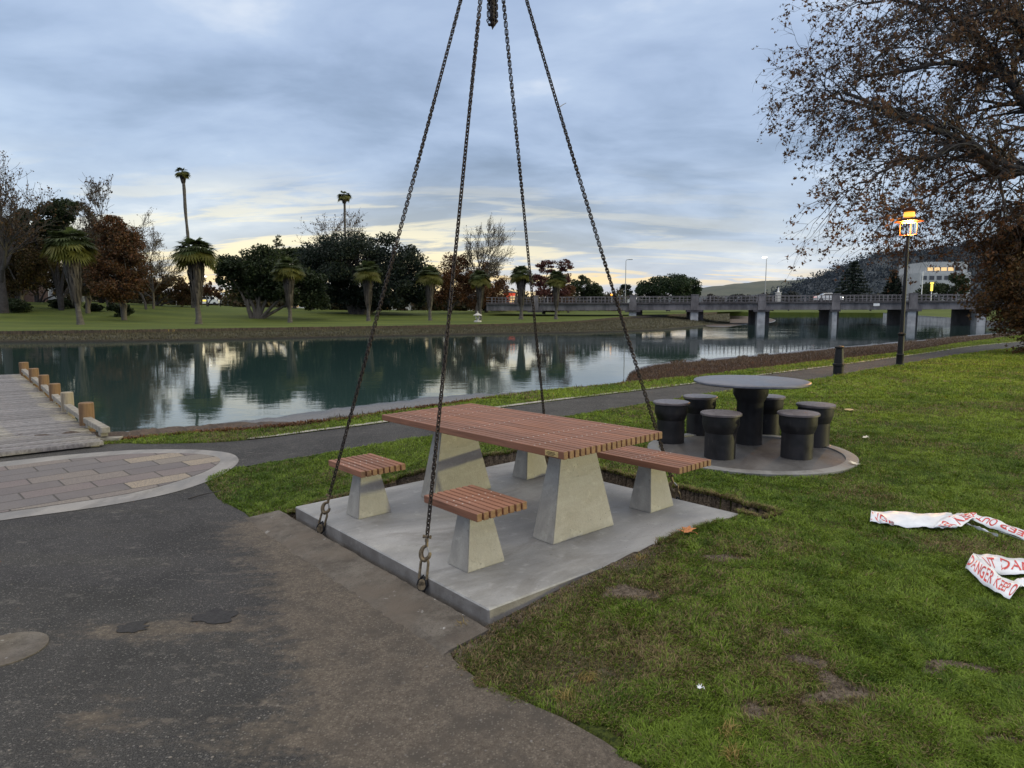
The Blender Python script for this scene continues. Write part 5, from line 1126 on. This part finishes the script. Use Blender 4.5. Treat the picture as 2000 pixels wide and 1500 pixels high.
# --- left group
bare_tree('bare_tree', (8, 606), 88, 345, 'huge leafless tree cut by the left edge with fine spreading twigs', 31, .62, .55, leafn=5000, lsize=.28, pal=BROWN, nch=6, lean=(.02, 0), bark='bark_dark', trunkf=.38)
crown_tree('dark_tree', (120, 606), None, [(95, 425, 45, 32), (140, 415, 34, 22), (60, 440, 30, 28), (112, 470, 30, 26)], 10000, .36, GREEN, 'dark evergreen with an open umbrella crown near the left edge', .3, sub=18)
crown_tree('autumn_tree', (42, 606), None, [(40, 500, 55, 45), (10, 480, 45, 50), (60, 540, 34, 30), (15, 545, 40, 40)], 17000, .30, BROWN+OLIVE, 'brown and olive drooping tree at the left edge', .3, bark='bark', sub=20)
crown_tree('autumn_tree', (243, 625), None, [(225, 480, 45, 42), (255, 520, 40, 38), (205, 520, 42, 42), (240, 560, 55, 26), (215, 445, 30, 22)], 20000, .28, RUST+GREEN[:1], 'broad rusty red tree in the middle of the left group', .3, bark='bark', sub=24)
bare_tree('sparse_tree', (212, 600), 100, 250, 'tall see-through tree with a few dark leaves above the rusty tree', 41, .38, .2, leafn=1300, lsize=.36, pal=[(.04, .03, .02), (.07, .04, .025)], nch=6, lratio=.55)
bare_tree('sparse_tree', (285, 600), 105, 190, 'pale bare tree with thin arching twigs right of the rusty tree', 47, .62, .2, leafn=2200, lsize=.24, pal=[(.1, .08, .04), (.07, .05, .03)], nch=6)
crown_tree('autumn_tree', (172, 612), None, [(170, 500, 30, 40), (180, 550, 30, 30)], 6000, .3, GREEN+BROWN, 'dark brownish tree close behind the leftmost palm', .3, bark='bark')
crown_tree('autumn_tree', (305, 604), 120, [(305, 565, 26, 24), (335, 560, 28, 26), (355, 575, 20, 20)], 6000, .32, RUST+OLIVE, 'low rusty tree just left of the tallest fan palm', .25)
crown_tree('autumn_tree', (405, 600), 135, [(400, 560, 12, 20), (425, 570, 10, 14)], 1500, .32, RUST, 'small rusty tree between the tallest fan palm and the spreading tree', .2)
for i, (px, py, r, rr, lb_) in enumerate(((125, 592, 20, 10, 'dark clipped shrub under the umbrella-crowned tree'), (235, 604, 20, 14, 'dark shrub at the foot of the broad rusty tree'), (20, 596, 34, 14, 'dark hedge-like shrub at the left edge'), (182, 600, 16, 8, 'small dark shrub behind the leftmost palm trunk'))):
    crown_tree('garden_shrub', (px, py+rr), None, [(px, py, r, rr), (px+r*.6, py+2, r*.6, rr*.8)], 2500, .3, GREEN, lb_, .1, cat='shrub', group='shrubs under the left trees')
crown_tree('dark_tree', (75, 604), 118, [(70, 520, 40, 34), (110, 540, 34, 30), (30, 530, 36, 40), (140, 555, 30, 26)], 12000, .36, GREEN+BROWN, 'dark mixed tree filling the gap behind the leftmost palm and the left edge', .3, sub=18)
crown_tree('dark_tree', (200, 604), 122, [(185, 470, 26, 30), (200, 560, 40, 24), (150, 500, 24, 40), (275, 565, 34, 22)], 10000, .34, BROWN+GREEN, 'dark brown tree standing behind the broad rusty tree', .3, sub=18)
bare_tree('bare_tree', (120, 604), 112, 225, 'leafless thin-twigged tree rising between the umbrella-crowned tree and the tall see-through tree', 63, .5, .25, leafn=900, lsize=.3, pal=BROWN, nch=6, bark='bark_dark')
bare_tree('sparse_tree', (300, 604), 112, 165, 'light bare tree with yellowish leaves arching towards the tallest fan palm', 71, .7, .22, leafn=3200, lsize=.22, pal=[(.12, .09, .03), (.09, .06, .03)], nch=6)
crown_tree('dark_tree', (610, 604), 135, [(605, 540, 36, 44), (570, 560, 34, 34), (640, 570, 40, 34)], 9000, .38, GREEN, 'dark tree filling the gap between the spreading tree and the biggest dark tree', .3, sub=20)
crown_tree('dark_tree', (20, 604), 108, [(15, 455, 40, 40), (55, 480, 40, 34), (90, 500, 36, 34), (10, 520, 44, 40)], 14000, .34, BROWN+GREEN, 'dark brownish tree mass at the far left edge behind the olive tree', .3, sub=20)
# background wood that reads as one mass
rd = np.random.default_rng(9); P = []
for px in range(-350, 1230, 9):
    Y = rd.uniform(135, 240); yb = float(np.interp(px, [0, 200, 400, 600, 1230], [588, 590, 596, 602, 604])); t = rd.uniform(14, 34) if px > 400 else rd.uniform(26, 62)*(1 if px < 300 else .55); c = X(px, yb, Y); s = mpp(Y); m = 330; q = rd.normal(0, 1, (m, 3)); q /= np.linalg.norm(q, axis=1)[:, None]; q *= rd.uniform(.5, 1, (m, 1)); w_ = rd.uniform(10, 20); P.append(np.array(c)+np.array([0, 0, t*s*.4])+q*np.array([w_*s, w_*s, t*s*.75])+rd.normal(0, .4, (m, 3)))
o = leaves(np.concatenate(P), .9, GREEN+BROWN, 'distant_trees', None); tag(o, 'mass of dark trees far behind the park', 'trees', kind='stuff')
# ------------------------------------------------------------------ the big plane tree at the right
def big_tree():
    rd = np.random.default_rng(77); base = X(2255, 690, 24.5); Y = base.y
    e = empty('plane_tree', base, 0, 'big autumn plane tree reaching in from the right with brown leaves and dark crooked limbs', 'tree'); out, tips = [], []
    def P(px, py, y): return np.array(X(px+42, py-4, y)-base)
    tr = [np.array([0, 0, -.2]), P(2170, 560, Y), P(2120, 420, Y), P(2060, 330, Y-.3)]
    out.append((tr, [.55, .46, .4, .33]))
    limbs = [([P(2120, 420, Y), P(2010, 335, Y-.4), P(1900, 330, Y-.6), P(1850, 290, Y-.8), P(1800, 260, Y-1), P(1700, 225, Y-1.2), P(1610, 185, Y-1.3)], .15),
             ([P(2060, 330, Y-.3), P(1985, 215, Y), P(1945, 205, Y+.2), P(1935, 150, Y+.2), P(1890, 145, Y+.1), P(1820, 125, Y), P(1730, 140, Y-.2), P(1640, 150, Y-.3)], .14),
             ([P(1945, 205, Y+.2), P(1900, 110, Y+.4), P(1870, 80, Y+.5), P(1800, 30, Y+.4), P(1700, 0, Y+.2), P(1640, 15, Y)], .10),
             ([P(2060, 330, Y-.3), P(1990, 160, Y+.4), P(1975, 60, Y+.8), P(1900, -60, Y+1)], .13),
             ([P(2120, 420, Y), P(2000, 345, Y-1), P(1895, 315, Y-1.4), P(1850, 280, Y-1.5), P(1770, 305, Y-1.6), P(1690, 330, Y-1.6), P(1640, 360, Y-1.7)], .11),
             ([P(1850, 290, Y-.8), P(1795, 250, Y-.2), P(1740, 230, Y), P(1670, 210, Y+.2), P(1600, 200, Y+.4), P(1560, 165, Y+.5)], .07),
             ([P(2010, 335, Y-.4), P(1930, 350, Y+.8), P(1840, 345, Y+1.2), P(1760, 390, Y+1.2), P(1690, 420, Y+1.1)], .06),
             ([P(2100, 450, Y), P(2010, 400, Y+.5), P(1940, 400, Y+.8), P(1890, 430, Y+1.), P(1850, 450, Y+1.)], .07),
             ([P(1975, 60, Y+.8), P(1850, -10, Y+.6), P(1760, -60, Y+.4)], .08), ([P(1990, 160, Y+.4), P(2050, 20, Y), P(2080, -100, Y)], .12),
             ([P(1935, 150, Y+.2), P(1960, 60, Y-1), P(1890, 20, Y-1.4), P(1800, 60, Y-1.6), P(1720, 70, Y-1.6)], .07)]
    for pts, r in limbs:
        pts = np.array(pts); t = np.linspace(0, 1, len(pts)); tt_ = np.linspace(0, 1, 20); r *= 1.35; Q = np.c_[[np.interp(tt_, t, pts[:, k]) for k in range(3)]].T+rd.normal(0, .06, (20, 3)); Rr = r*(1-.75*tt_); out.append((Q, Rr))
        for i in range(2, 20):
            for _ in range(2):
                d = Q[i]-Q[i-1]; d /= np.linalg.norm(d); sd = rd.normal(0, 1, 3); sd[1] *= .9; sd -= d*sd.dot(d); sd /= np.linalg.norm(sd); nd = d*.75+sd*.75+np.array([-.25, 0, .05])
                grow(Q[i], nd, rd.uniform(1.1, 2.1), max(Rr[i]*.42, .020), 2, out, tips, rd, -.02, .65, 4, 4, .22, .16, .66)
    tubes(out, 'trunk', M['bark_dark'], e)
    T = np.array(tips); n = 27000; cl_ = rd.integers(0, len(T), 9000); i = cl_[rd.integers(0, 9000, n)]; Q = T[i]+rd.normal(0, .085, (n, 3))
    leaves(Q, .15, [(.075, .042, .026), (.12, .06, .03), (.055, .042, .028), (.16, .085, .04)], 'crown', e, star=True)
    return e
big_tree()
def low_tree():
    rd = np.random.default_rng(5); b = GG(2105, 690); Y = b.y; e = empty('plane_tree', b, 0, 'low brown-leaved tree drooping to the ground at the right edge beside the path', 'tree'); out, tips = [], []
    def P(px, py, y): return np.array(X(px, py, y)-b)
    out.append(([np.array([0, 0, -.2]), P(2110, 560, Y), P(2090, 460, Y)], [.25, .2, .15]))
    for tgt in [(1890, 480), (1930, 450), (1970, 440), (1900, 530), (1880, 560), (1930, 590), (1960, 640), (1990, 660), (1950, 520), (1900, 610), (2010, 560), (2000, 480), (2040, 620), (1985, 600)]:
        p0_ = P(2100, 560, Y) if tgt[1] > 540 else P(2095, 500, Y); y = Y+rd.uniform(-1.2, 1.2); q = P(tgt[0]+75, tgt[1], y); Q = np.array([p0_, (p0_+q)/2+np.array([0, 0, .4]), q]); t = np.linspace(0, 1, 8); Q = np.c_[[np.interp(t, [0, .5, 1], Q[:, k]) for k in range(3)]].T+rd.normal(0, .06, (8, 3)); out.append((Q, .06*(1-.7*t)))
        for i in range(2, 8):
            for _ in range(2): d = Q[i]-Q[i-1]; nd = d/np.linalg.norm(d)+rd.normal(0, .5, 3)+np.array([-.1, 0, -.1]); grow(Q[i], nd, rd.uniform(.6, 1.1), .014, 2, out, tips, rd, -.03, .7, 5, 4, .2, .16, .6)
    tubes(out, 'trunk', M['bark_dark'], e); T = np.array(tips); n = 42000; i = rd.integers(0, len(T), n)
    leaves(T[i]+rd.normal(0, .10, (n, 3)), .13, [(.09, .045, .02), (.13, .065, .022), (.06, .042, .022), (.07, .06, .02)], 'crown', e, star=True)
low_tree()
# ------------------------------------------------------------------ bridge
bA, bB = X(950, 592.3, 119.2), X(2080, 586.5, 103)
br = empty('road_bridge', bA, 0, 'long grey concrete road bridge on piers across the river', 'bridge'); bd = (bB-bA); bl_ = bd.length; bang = math.atan2(bd.y, bd.x); MX = Matrix.Rotation(bang, 4, 'Z') @ Matrix.Rotation(-math.asin(bd.z/bl_), 4, 'Y')
def bt(px):        # distance along the bridge for photo column px
    r = ray(px, 590); a = np.array([[bd.x, -r.x], [bd.y, -r.y]]); s, t = np.linalg.solve(a, np.array([-bA.x, -bA.y])); return s*bl_
GH = 1.32
mb = MB(); mb.box((bl_/2, 0, -.12), (bl_, .55, .24), M=MX); mb.build('deck_edge', M['bridge_dark'], br)
mb = MB(); mb.box((bl_/2, .25, -.24-(GH-.24)/2), (bl_, .35, GH-.24), M=MX)
for k in range(0, int(bl_/3.2)): mb.box((k*3.2+1, .06, -.24-(GH-.24)/2), (.14, .06, GH-.26), M=MX)
mb.build('girder', M['bridge'], br)
mb = MB(); mb.box((bl_/2, 5., -.25), (bl_, 9.6, .3), M=MX); mb.box((bl_/2, 9.8, -.6), (bl_, .4, 1.2), M=MX); mb.build('road_deck', M['bridge_dark'], br)
PX = [1045, 1236, 1357, 1488, 1632, 1783, 1920]
for i, px in enumerate(PX):
    s = bt(px); base_z = {0: -1.6, 1: -2.3, 2: -3.2}.get(i, -4.2); w_ = 2.0 if i not in (4,) else 1.2
    mb = MB(); hh = -GH-base_z; mb.box((s, 1.1, -GH-hh/2), (w_*.62, 1.9, hh), M=MX); mb.build('pier', M['bridge_light'] if i else M['bridge_dark'], br)
    mb = MB(); mb.box((s+.5, 5.5, -GH-hh/2), (w_*1.15, 6.8, hh), M=MX); mb.box((s, 1.0, -GH-.15), (w_*1.3, 2.4, .3), M=MX); mb.build('pier_wall', M['bridge_dark'], br)
    mb = MB(); mb.box((s, -.05, -GH/2+.08), (1.25, .5, GH+.16), M=MX); mb.box((s, -.02, .62), (1.1, .6, 1.15), M=MX); mb.box((s, -.02, 1.22), (1.3, .75, .12), M=MX); mb.build('pilaster', M['bridge'], br)
mb = MB(); RLh = 1.0; k = 0; x = 1.
while x < bl_-.5:
    mb.box((x, -.0, RLh/2), (.10 if k % 4 else .22, .12, RLh), M=MX); x += .62; k += 1
for z in (.12, .5, RLh): mb.box((bl_/2, 0, z), (bl_, .07, .07 if z < 1 else .10), M=MX)
for z, yy in ((.5, 9.8), (RLh, 9.8)): mb.box((bl_/2, yy, z), (bl_, .07, .08), M=MX)
mb.build('railing', M['bridge'], br)
# bridge-side things
def bpos(px, off): s = bt(px); return bA+MX @ Vector((s, off, 0))
sg = MB(); q = bpos(1712, -.42); c = X(1712, 595, q.y); sg.box((0, 0, 0), (11*mpp(q.y), .05, 5*mpp(q.y)), bang); o = sg.build('bridge_sign', M['white']); o.location = c; tag(o, 'small white sign fixed to the bridge girder left of the lamp post', 'sign')
for px, pt_, lit, lb_ in ((1221, 507, False, 'slim grey street light on the bridge left of the domed tree'), (1495, 503, True, 'slim grey street light with a bright white lamp on the middle of the bridge')):
    q = bpos(px, .6); h_ = X(px, pt_, q.y).z-q.z; e = empty('bridge_street_light', q, 0, lb_, 'street light', 'street lights on the bridge')
    MB().lathe([(.13, 0), (.13, .8), (.08, .85), (.05, h_-.2)], n=10).build('pole', M['grey'], e, True)
    MB().tube([(0, 0, h_-.2), (.1, 0, h_-.05), (.5*(1 if not lit else -.4), -.2, h_)], .05, 6).build('arm', M['grey'], e, True)
    hd = MB(); hd.box((.75 if not lit else -.4, -.2, h_), (.7, .3, .12), bev=.03); hd.build('lamp_head', M['lampwhite'] if lit else M['grey'], e)
# car on the bridge
def car(q, ang_, label, name='parked_car', paint=None, sc=1.):
    e = empty(name, q, ang_, label, 'car'); e.scale = (sc, sc, sc); body = MB(); prof = [(-2.1, .28), (-2.15, .62), (-2.05, .92), (-1.45, 1.02), (-.75, 1.42), (.35, 1.45), (1.05, 1.02), (1.85, .88), (2.12, .62), (2.1, .28)]
    vs = []
    for y in (-.85, .85):
        for x, z in prof: vs.append((x, y*(1 if z < 1.05 else .82), z))
    n = len(prof); body.add(vs, [list(range(n)), list(range(2*n-1, n-1, -1))]+[(i, n+i, n+(i+1) % n, (i+1) % n) for i in range(n)]); bo = body.build('body', paint or M['white'], e); md = bo.modifiers.new('b', 'BEVEL'); md.width = .06; md.segments = 2
    for s in (-1, 1):
        g = MB(); g.add([(-1.3, s*.87, 1.02), (-.72, s*.745, 1.36), (.3, s*.735, 1.38), (.88, s*.87, 1.02)], [(0, 1, 2, 3) if s > 0 else (3, 2, 1, 0)]); g.build('side_window', M['glass'], e)
    g = MB(); g.add([(.40, -.62, 1.42), (.40, .62, 1.42), (1.06, .75, 1.05), (1.06, -.75, 1.05)], [(0, 3, 2, 1)]); g.add([(-.80, -.62, 1.41), (-.80, .62, 1.41), (-1.47, .75, 1.06), (-1.47, -.75, 1.06)], [(0, 1, 2, 3)]); g.build('windscreens', M['glass'], e)
    for x in (-1.35, 1.35):
        for y in (-.8, .8): w_ = MB(); w_.tube([(x, y-.1, .32), (x, y+.1, .32)], .32, 18, 0); wo_ = w_.build('wheel', M['rubber'], e); h_ = MB(); h_.tube([(x, y-.115, .32), (x, y+.115, .32)], .17, 12); h_.build('rim', M['grey'], wo_)
    for y in (-.62, .62): t_ = MB(); t_.box((-2.12, y, .78), (.06, .3, .12)); t_.build('tail_light', M['litred'], e); t_ = MB(); t_.box((2.08, y, .70), (.08, .3, .12)); t_.build('headlight', M['lampwhite'] if 'bridge' in label else M['white'], e)
    return e
q = bpos(1632, 4.2); car(q+Vector((0, 0, .0)), bang, 'white hatchback car driving across the bridge', 'white_car')
# ------------------------------------------------------------------ far buildings and bits
def house(px0, px1, py_base, py_eave, py_ridge, Y, wall, roof, label, depth=9., gable=False, wins=(), name='house', cat='house', veranda=False):
    a, c = X(px0, py_base, Y), X(px1, py_base, Y); w_ = (c-a).x; b = (a+c)/2; e = empty(name, b, 0, label, cat, 'houses beyond the park'); ze = X(px0, py_eave, Y).z-b.z; zr = X(px0, py_ridge, Y).z-b.z
    mb = MB(); mb.box((0, depth/2, (ze-1)/2), (w_, depth, ze+1))
    if gable: mb.add([(-w_/2, 0, ze), (w_/2, 0, ze), (0, 0, zr-.1), (-w_/2, depth, ze), (w_/2, depth, ze), (0, depth, zr-.1)], [(0, 1, 2), (5, 4, 3)])
    mb.build('wall', wall, e); r_ = MB(); o_ = .4
    if gable: r_.add([(-w_/2-o_, -o_, ze-.15), (0, -o_, zr), (w_/2+o_, -o_, ze-.15), (-w_/2-o_, depth+o_, ze-.15), (0, depth+o_, zr), (w_/2+o_, depth+o_, ze-.15)], [(0, 1, 4, 3), (1, 2, 5, 4)])
    else: r_.add([(-w_/2-o_, -o_, ze), (w_/2+o_, -o_, ze), (w_/2+o_-1.5, depth/2, zr), (-w_/2-o_+1.5, depth/2, zr), (w_/2+o_, depth+o_, ze), (-w_/2-o_, depth+o_, ze)], [(0, 1, 2, 3), (4, 5, 3, 2), (1, 4, 2), (5, 0, 3)])
    ro = r_.build('roof', roof, e); md = ro.modifiers.new('s', 'SOLIDIFY'); md.thickness = .18
    for fx, fz, ww, wh, lit in wins:
        m_ = MB(); m_.box((w_*(fx-.5), -.03, ze*fz), (ww+.2, .08, wh+.2)); fo = m_.build('window', M['white'], e); m_ = MB(); m_.box((w_*(fx-.5), -.08, ze*fz), (ww, .04, wh)); m_.build('pane', M['litwin'] if lit else M['glass'], fo)
    if veranda:
        for k in range(6): m_ = MB(); m_.box((-w_/2+w_*k/5, -1.2, ze*.45), (.16, .16, ze*.95)); m_.build('veranda_post', M['white'], e)
        m_ = MB(); m_.box((0, -.9, ze*.93), (w_+.6, 1.9, .15)); m_.build('veranda_roof', roof, e)
    return e
house(428, 482, 596, 583, 573, 190, M['cream'], M['roofdark'], 'low bungalow with a white-posted veranda left of the spreading tree', wins=((.2, .5, 1.2, 1.4, False), (.5, .5, 1.2, 1.4, False), (.8, .5, 1.2, 1.4, False)), veranda=True)
house(403, 445, 592, 581, 571, 210, M['white'], M['roofgrey'], 'white house with a pale gable roof beside the van', gable=True, wins=((.3, .5, 1, 1.2, False),))
house(1204, 1232, 592, 580, 570, 200, M['white'], M['roofgrey'], 'small white gabled house seen above the bridge railing', gable=True, wins=((.5, .55, 2., 1.2, False),))
house(62, 152, 592, 553, 535, 150, M['grey'], M['roofdark'], 'grey two-storey house behind the umbrella-crowned tree', wins=((.3, .6, 1.6, 2.2, False), (.85, .55, 1.6, 3.4, False)))
house(100, 165, 590, 556, 528, 165, M['cream'], M['roofgrey'], 'cream gabled house partly behind the leftmost palm', gable=True, wins=((.75, .4, 1.4, 2.8, False),))
house(-60, 26, 594, 545, 500, 118, M['brick'], M['roofdark'], 'dark brick house cut by the left edge', wins=((.74, .6, 1.2, 2.4, False),))
house(196, 252, 592, 577, 566, 170, M['white'], M['roofgrey'], 'long low white building behind the broad rusty tree', wins=((.5, .5, 2, 1, False),))
house(560, 640, 601, 592, 583, 180, M['white'], M['roofgrey'], 'low white building seen under the dark trees', wins=((.2, .5, 2, 1, True), (.7, .5, 3, 1, False)))
house(735, 800, 603, 582, 570, 185, M['cream'], M['roofdark'], 'cream building with lit windows seen under the biggest dark tree', wins=((.2, .55, 2.4, 1.6, True), (.55, .55, 2.4, 1.6, True), (.85, .5, 1.2, 1.6, True)))
h_ = house(984, 1006, 596, 571, 566, 150, M['litred'], M['roofdark'], 'red-lit wall of a building glowing beside a fan palm', name='red_building', cat='building', wins=((.75, .45, 1.2, 1.4, True),))
house(903, 960, 603, 585, 575, 180, M['cream'], M['roofdark'], 'cream building with a warm lit window behind the rusty trees', wins=((.1, .5, 3., 1.6, True), (.8, .5, 2., 1.6, True)))
house(322, 330, 595, 577, 573, 175, M['lityellow'], M['roofdark'], 'small yellow-lit shelter left of the tallest fan palm', name='shelter', cat='shelter', depth=3.) 
# van
q = FL(409, 598) if False else X(409, 596, 165); e = empty('white_van', q, 0, 'white van parked by the road left of the bungalow', 'van'); mb = MB(); mb.add([(x, y, z) for y in (-.95, .95) for x, z in ((-2.6, .4), (-2.6, 2.2), (1.3, 2.25), (2.1, 1.35), (2.6, 1.15), (2.6, .4))], [list(range(6)), list(range(11, 5, -1))]+[(i, 6+i, 6+(i+1) % 6, (i+1) % 6) for i in range(6)]); mb.build('body', M['white'], e)
mb = MB(); mb.box((1.2, -.97, 1.7), (1.0, .03, .6)); mb.box((-.6, -.97, 1.75), (2.2, .03, .5)); mb.build('side_window', M['glass'], e)
for x in (-1.7, 1.7): w_ = MB(); w_.tube([(x, -1, .38), (x, -.75, .38)], .38, 14); w_.build('wheel', M['rubber'], e)
mb = MB(); mb.box((-.7, -.975, 1.1), (1.4, .02, .35)); mb.build('yellow_panel', M['lityellow'], e)
# white office block at right
M['office'] = simple('dull_white_render', (.34, .35, .36), (.42, .43, .43), .7, 1.)
Y = 240; b = X(1850, 560, Y); e = empty('office_block', (b.x, b.y, 0), R_(-4), 'white stepped office block with lit upper windows at the foot of the wooded hill', 'building')
def bx_px(px0, py0, px1, py1, dep, m, name, par, off=0.): a, c = X(px0, py0, Y), X(px1, py1, Y); mb = MB(); mb.box(((a.x+c.x)/2-b.x, dep/2+off, (a.z+c.z)/2), (abs(c.x-a.x), dep, abs(a.z-c.z))); return mb.build(name, m, par)
wl_ = bx_px(1800, 532, 1890, 604, 20, M['office'], 'lower_storeys', e); wu = bx_px(1813, 511, 1890, 531.9, 19, M['office'], 'top_storey', e, .8)
for k in range(5): fr = bx_px(1814.5+k*13, 521, 1826+k*13, 529.5, .1, M['grey'], 'window', e, .74); bx_px(1815.3+k*13, 521.8, 1825.2+k*13, 528.7, .1, M['litwin'] if k in (0, 1, 2, 3, 5) else M['glass'], 'pane', fr, .68)
for r_i, yy in enumerate((538, 558, 575)):
    for k in range(6): fr = bx_px(1802+k*14, yy, 1812+k*14, yy+9, .1, M['grey'], 'window', e, -.06); bx_px(1802.8+k*14, yy+.7, 1811.2+k*14, yy+8.3, .1, M['glass'], 'pane', fr, -.12)
# statue on plinth
q = bpos(1542, 9.0)+Vector((0, 0, .0)); e = empty('statue', q, 0, 'small white statue on a pale plinth beyond the bridge railing', 'statue'); mb = MB(); mb.box((0, 0, .8), (.75, .75, 1.7), bev=.05); mb.box((0, 0, 1.7), (.9, .9, .12)); mb.build('plinth', M['cream'], e)
MB().lathe([(.20, 0), (.17, .2), (.10, .35), (.15, .5), (.12, .62), (.05, .68), (.08, .75), (.07, .83), (.02, .88)], (0, 0, 1.76), 12).build('figure', M['white'], e, True)
# yellow lit post
q = X(1818, 588, 112); e = empty('lit_sign_post', q, 0, 'short pole with a glowing yellow lamp box right of the lamp post on the bridge', 'sign post'); MB().lathe([(.07, 0), (.07, 3.1)], n=8).build('pole', M['white'], e); mb = MB(); mb.box((0, 0, 2.2), (.3, .3, 1.1), bev=.04); mb.box((0, 0, 2.95), (.42, .42, .3), bev=.04); mb.build('lamp_box', M['lityellow'], e)
q = X(1799, 588, 150); e = empty('light_pole', q, 0, 'thin white pole at the left corner of the office block', 'pole'); MB().lathe([(.1, 0), (.08, X(1799, 530, 150).z-q.z)], n=8).build('pole', M['white'], e)
# small traffic light glow left of the white house
q = X(1194, 600, 125); e = empty('signal_light', q, 0, 'small glowing orange signal light at the left part of the bridge', 'signal'); MB().lathe([(.06, 0), (.06, 2.2)], n=8).build('pole', M['grey'], e); MB().lathe([(.05, 0), (.2, .12), (.2, .26), (.05, .38)], (0, 0, 2.1), 12).build('lamp', M['lamp'], e, True)
# stone lantern on the far lawn
q = FL(933, 629); s = mpp(q.y); e = empty('stone_lantern', q, 0, 'small pale stone lantern with a wide roof beside a fan palm', 'lantern')
MB().lathe([(.55, 0), (.5, .2), (.2, .25), (.2, .55)], n=8).build('foot', M['stone'], e); mb = MB(); [mb.box((x, y, .75), (.12, .12, .4)) for x in (-.22, .22) for y in (-.22, .22)]; mb.box((0, 0, .55), (.7, .7, .08)); mb.build('light_box', M['stone'], e)
MB().lathe([(.62, .9), (.6, .98), (.2, 1.2), (.08, 1.3), (.1, 1.4), (.02, 1.5)], n=8).build('roof', M['stone'], e)
# park street lights at left
for px, pt_, pb, Y, lb_, lt in ((404, 541, 598, 150, 'white park light between the palm and the spreading tree', True), (431, 560, 600, 140, 'dark lamp pole in front of the bungalow', False), (345, 578, 600, 130, 'double-headed white park light near the shelter', False)):
    q = X(px, pb, Y); h_ = X(px, pt_, Y).z-q.z; e = empty('park_light', q, 0, lb_, 'street light', 'lights across the park'); MB().lathe([(.09, 0), (.06, h_)], n=8).build('pole', M['blackiron'] if px == 431 else M['grey'], e); MB().lathe([(.05, 0), (.3, .06), (.3, .14), (.05, .24)], (0, 0, h_), 12).build('lamp_head', M['lampwhite'] if lt else M['white'], e, True)
# woods on the near hill
def hill_woods(obn, N, size, pal, label):
    me = bpy.data.objects[obn].data; V = np.empty(len(me.vertices)*3, np.float32); me.vertices.foreach_get('co', V); V = V.reshape(-1, 3); k = rng.integers(0, len(V), N)
    c = V[k]+rng.normal(0, 1, (N, 3))*np.array([9, 9, 1.2]); cl = np.repeat(c, 9, axis=0)+rng.normal(0, 1, (N*9, 3))*np.array([2.6, 2.6, 1.3])
    o = leaves(cl, size, pal, 'hill_woods', None); return tag(o, label, 'trees', kind='stuff')
hill_woods('wooded_hill', 8000, 2.3, [(.034, .046, .060), (.042, .054, .066), (.038, .049, .062)], 'dark woods covering the hill at right')  # bluish, closely spaced tones: haze over the woods painted into the leaves
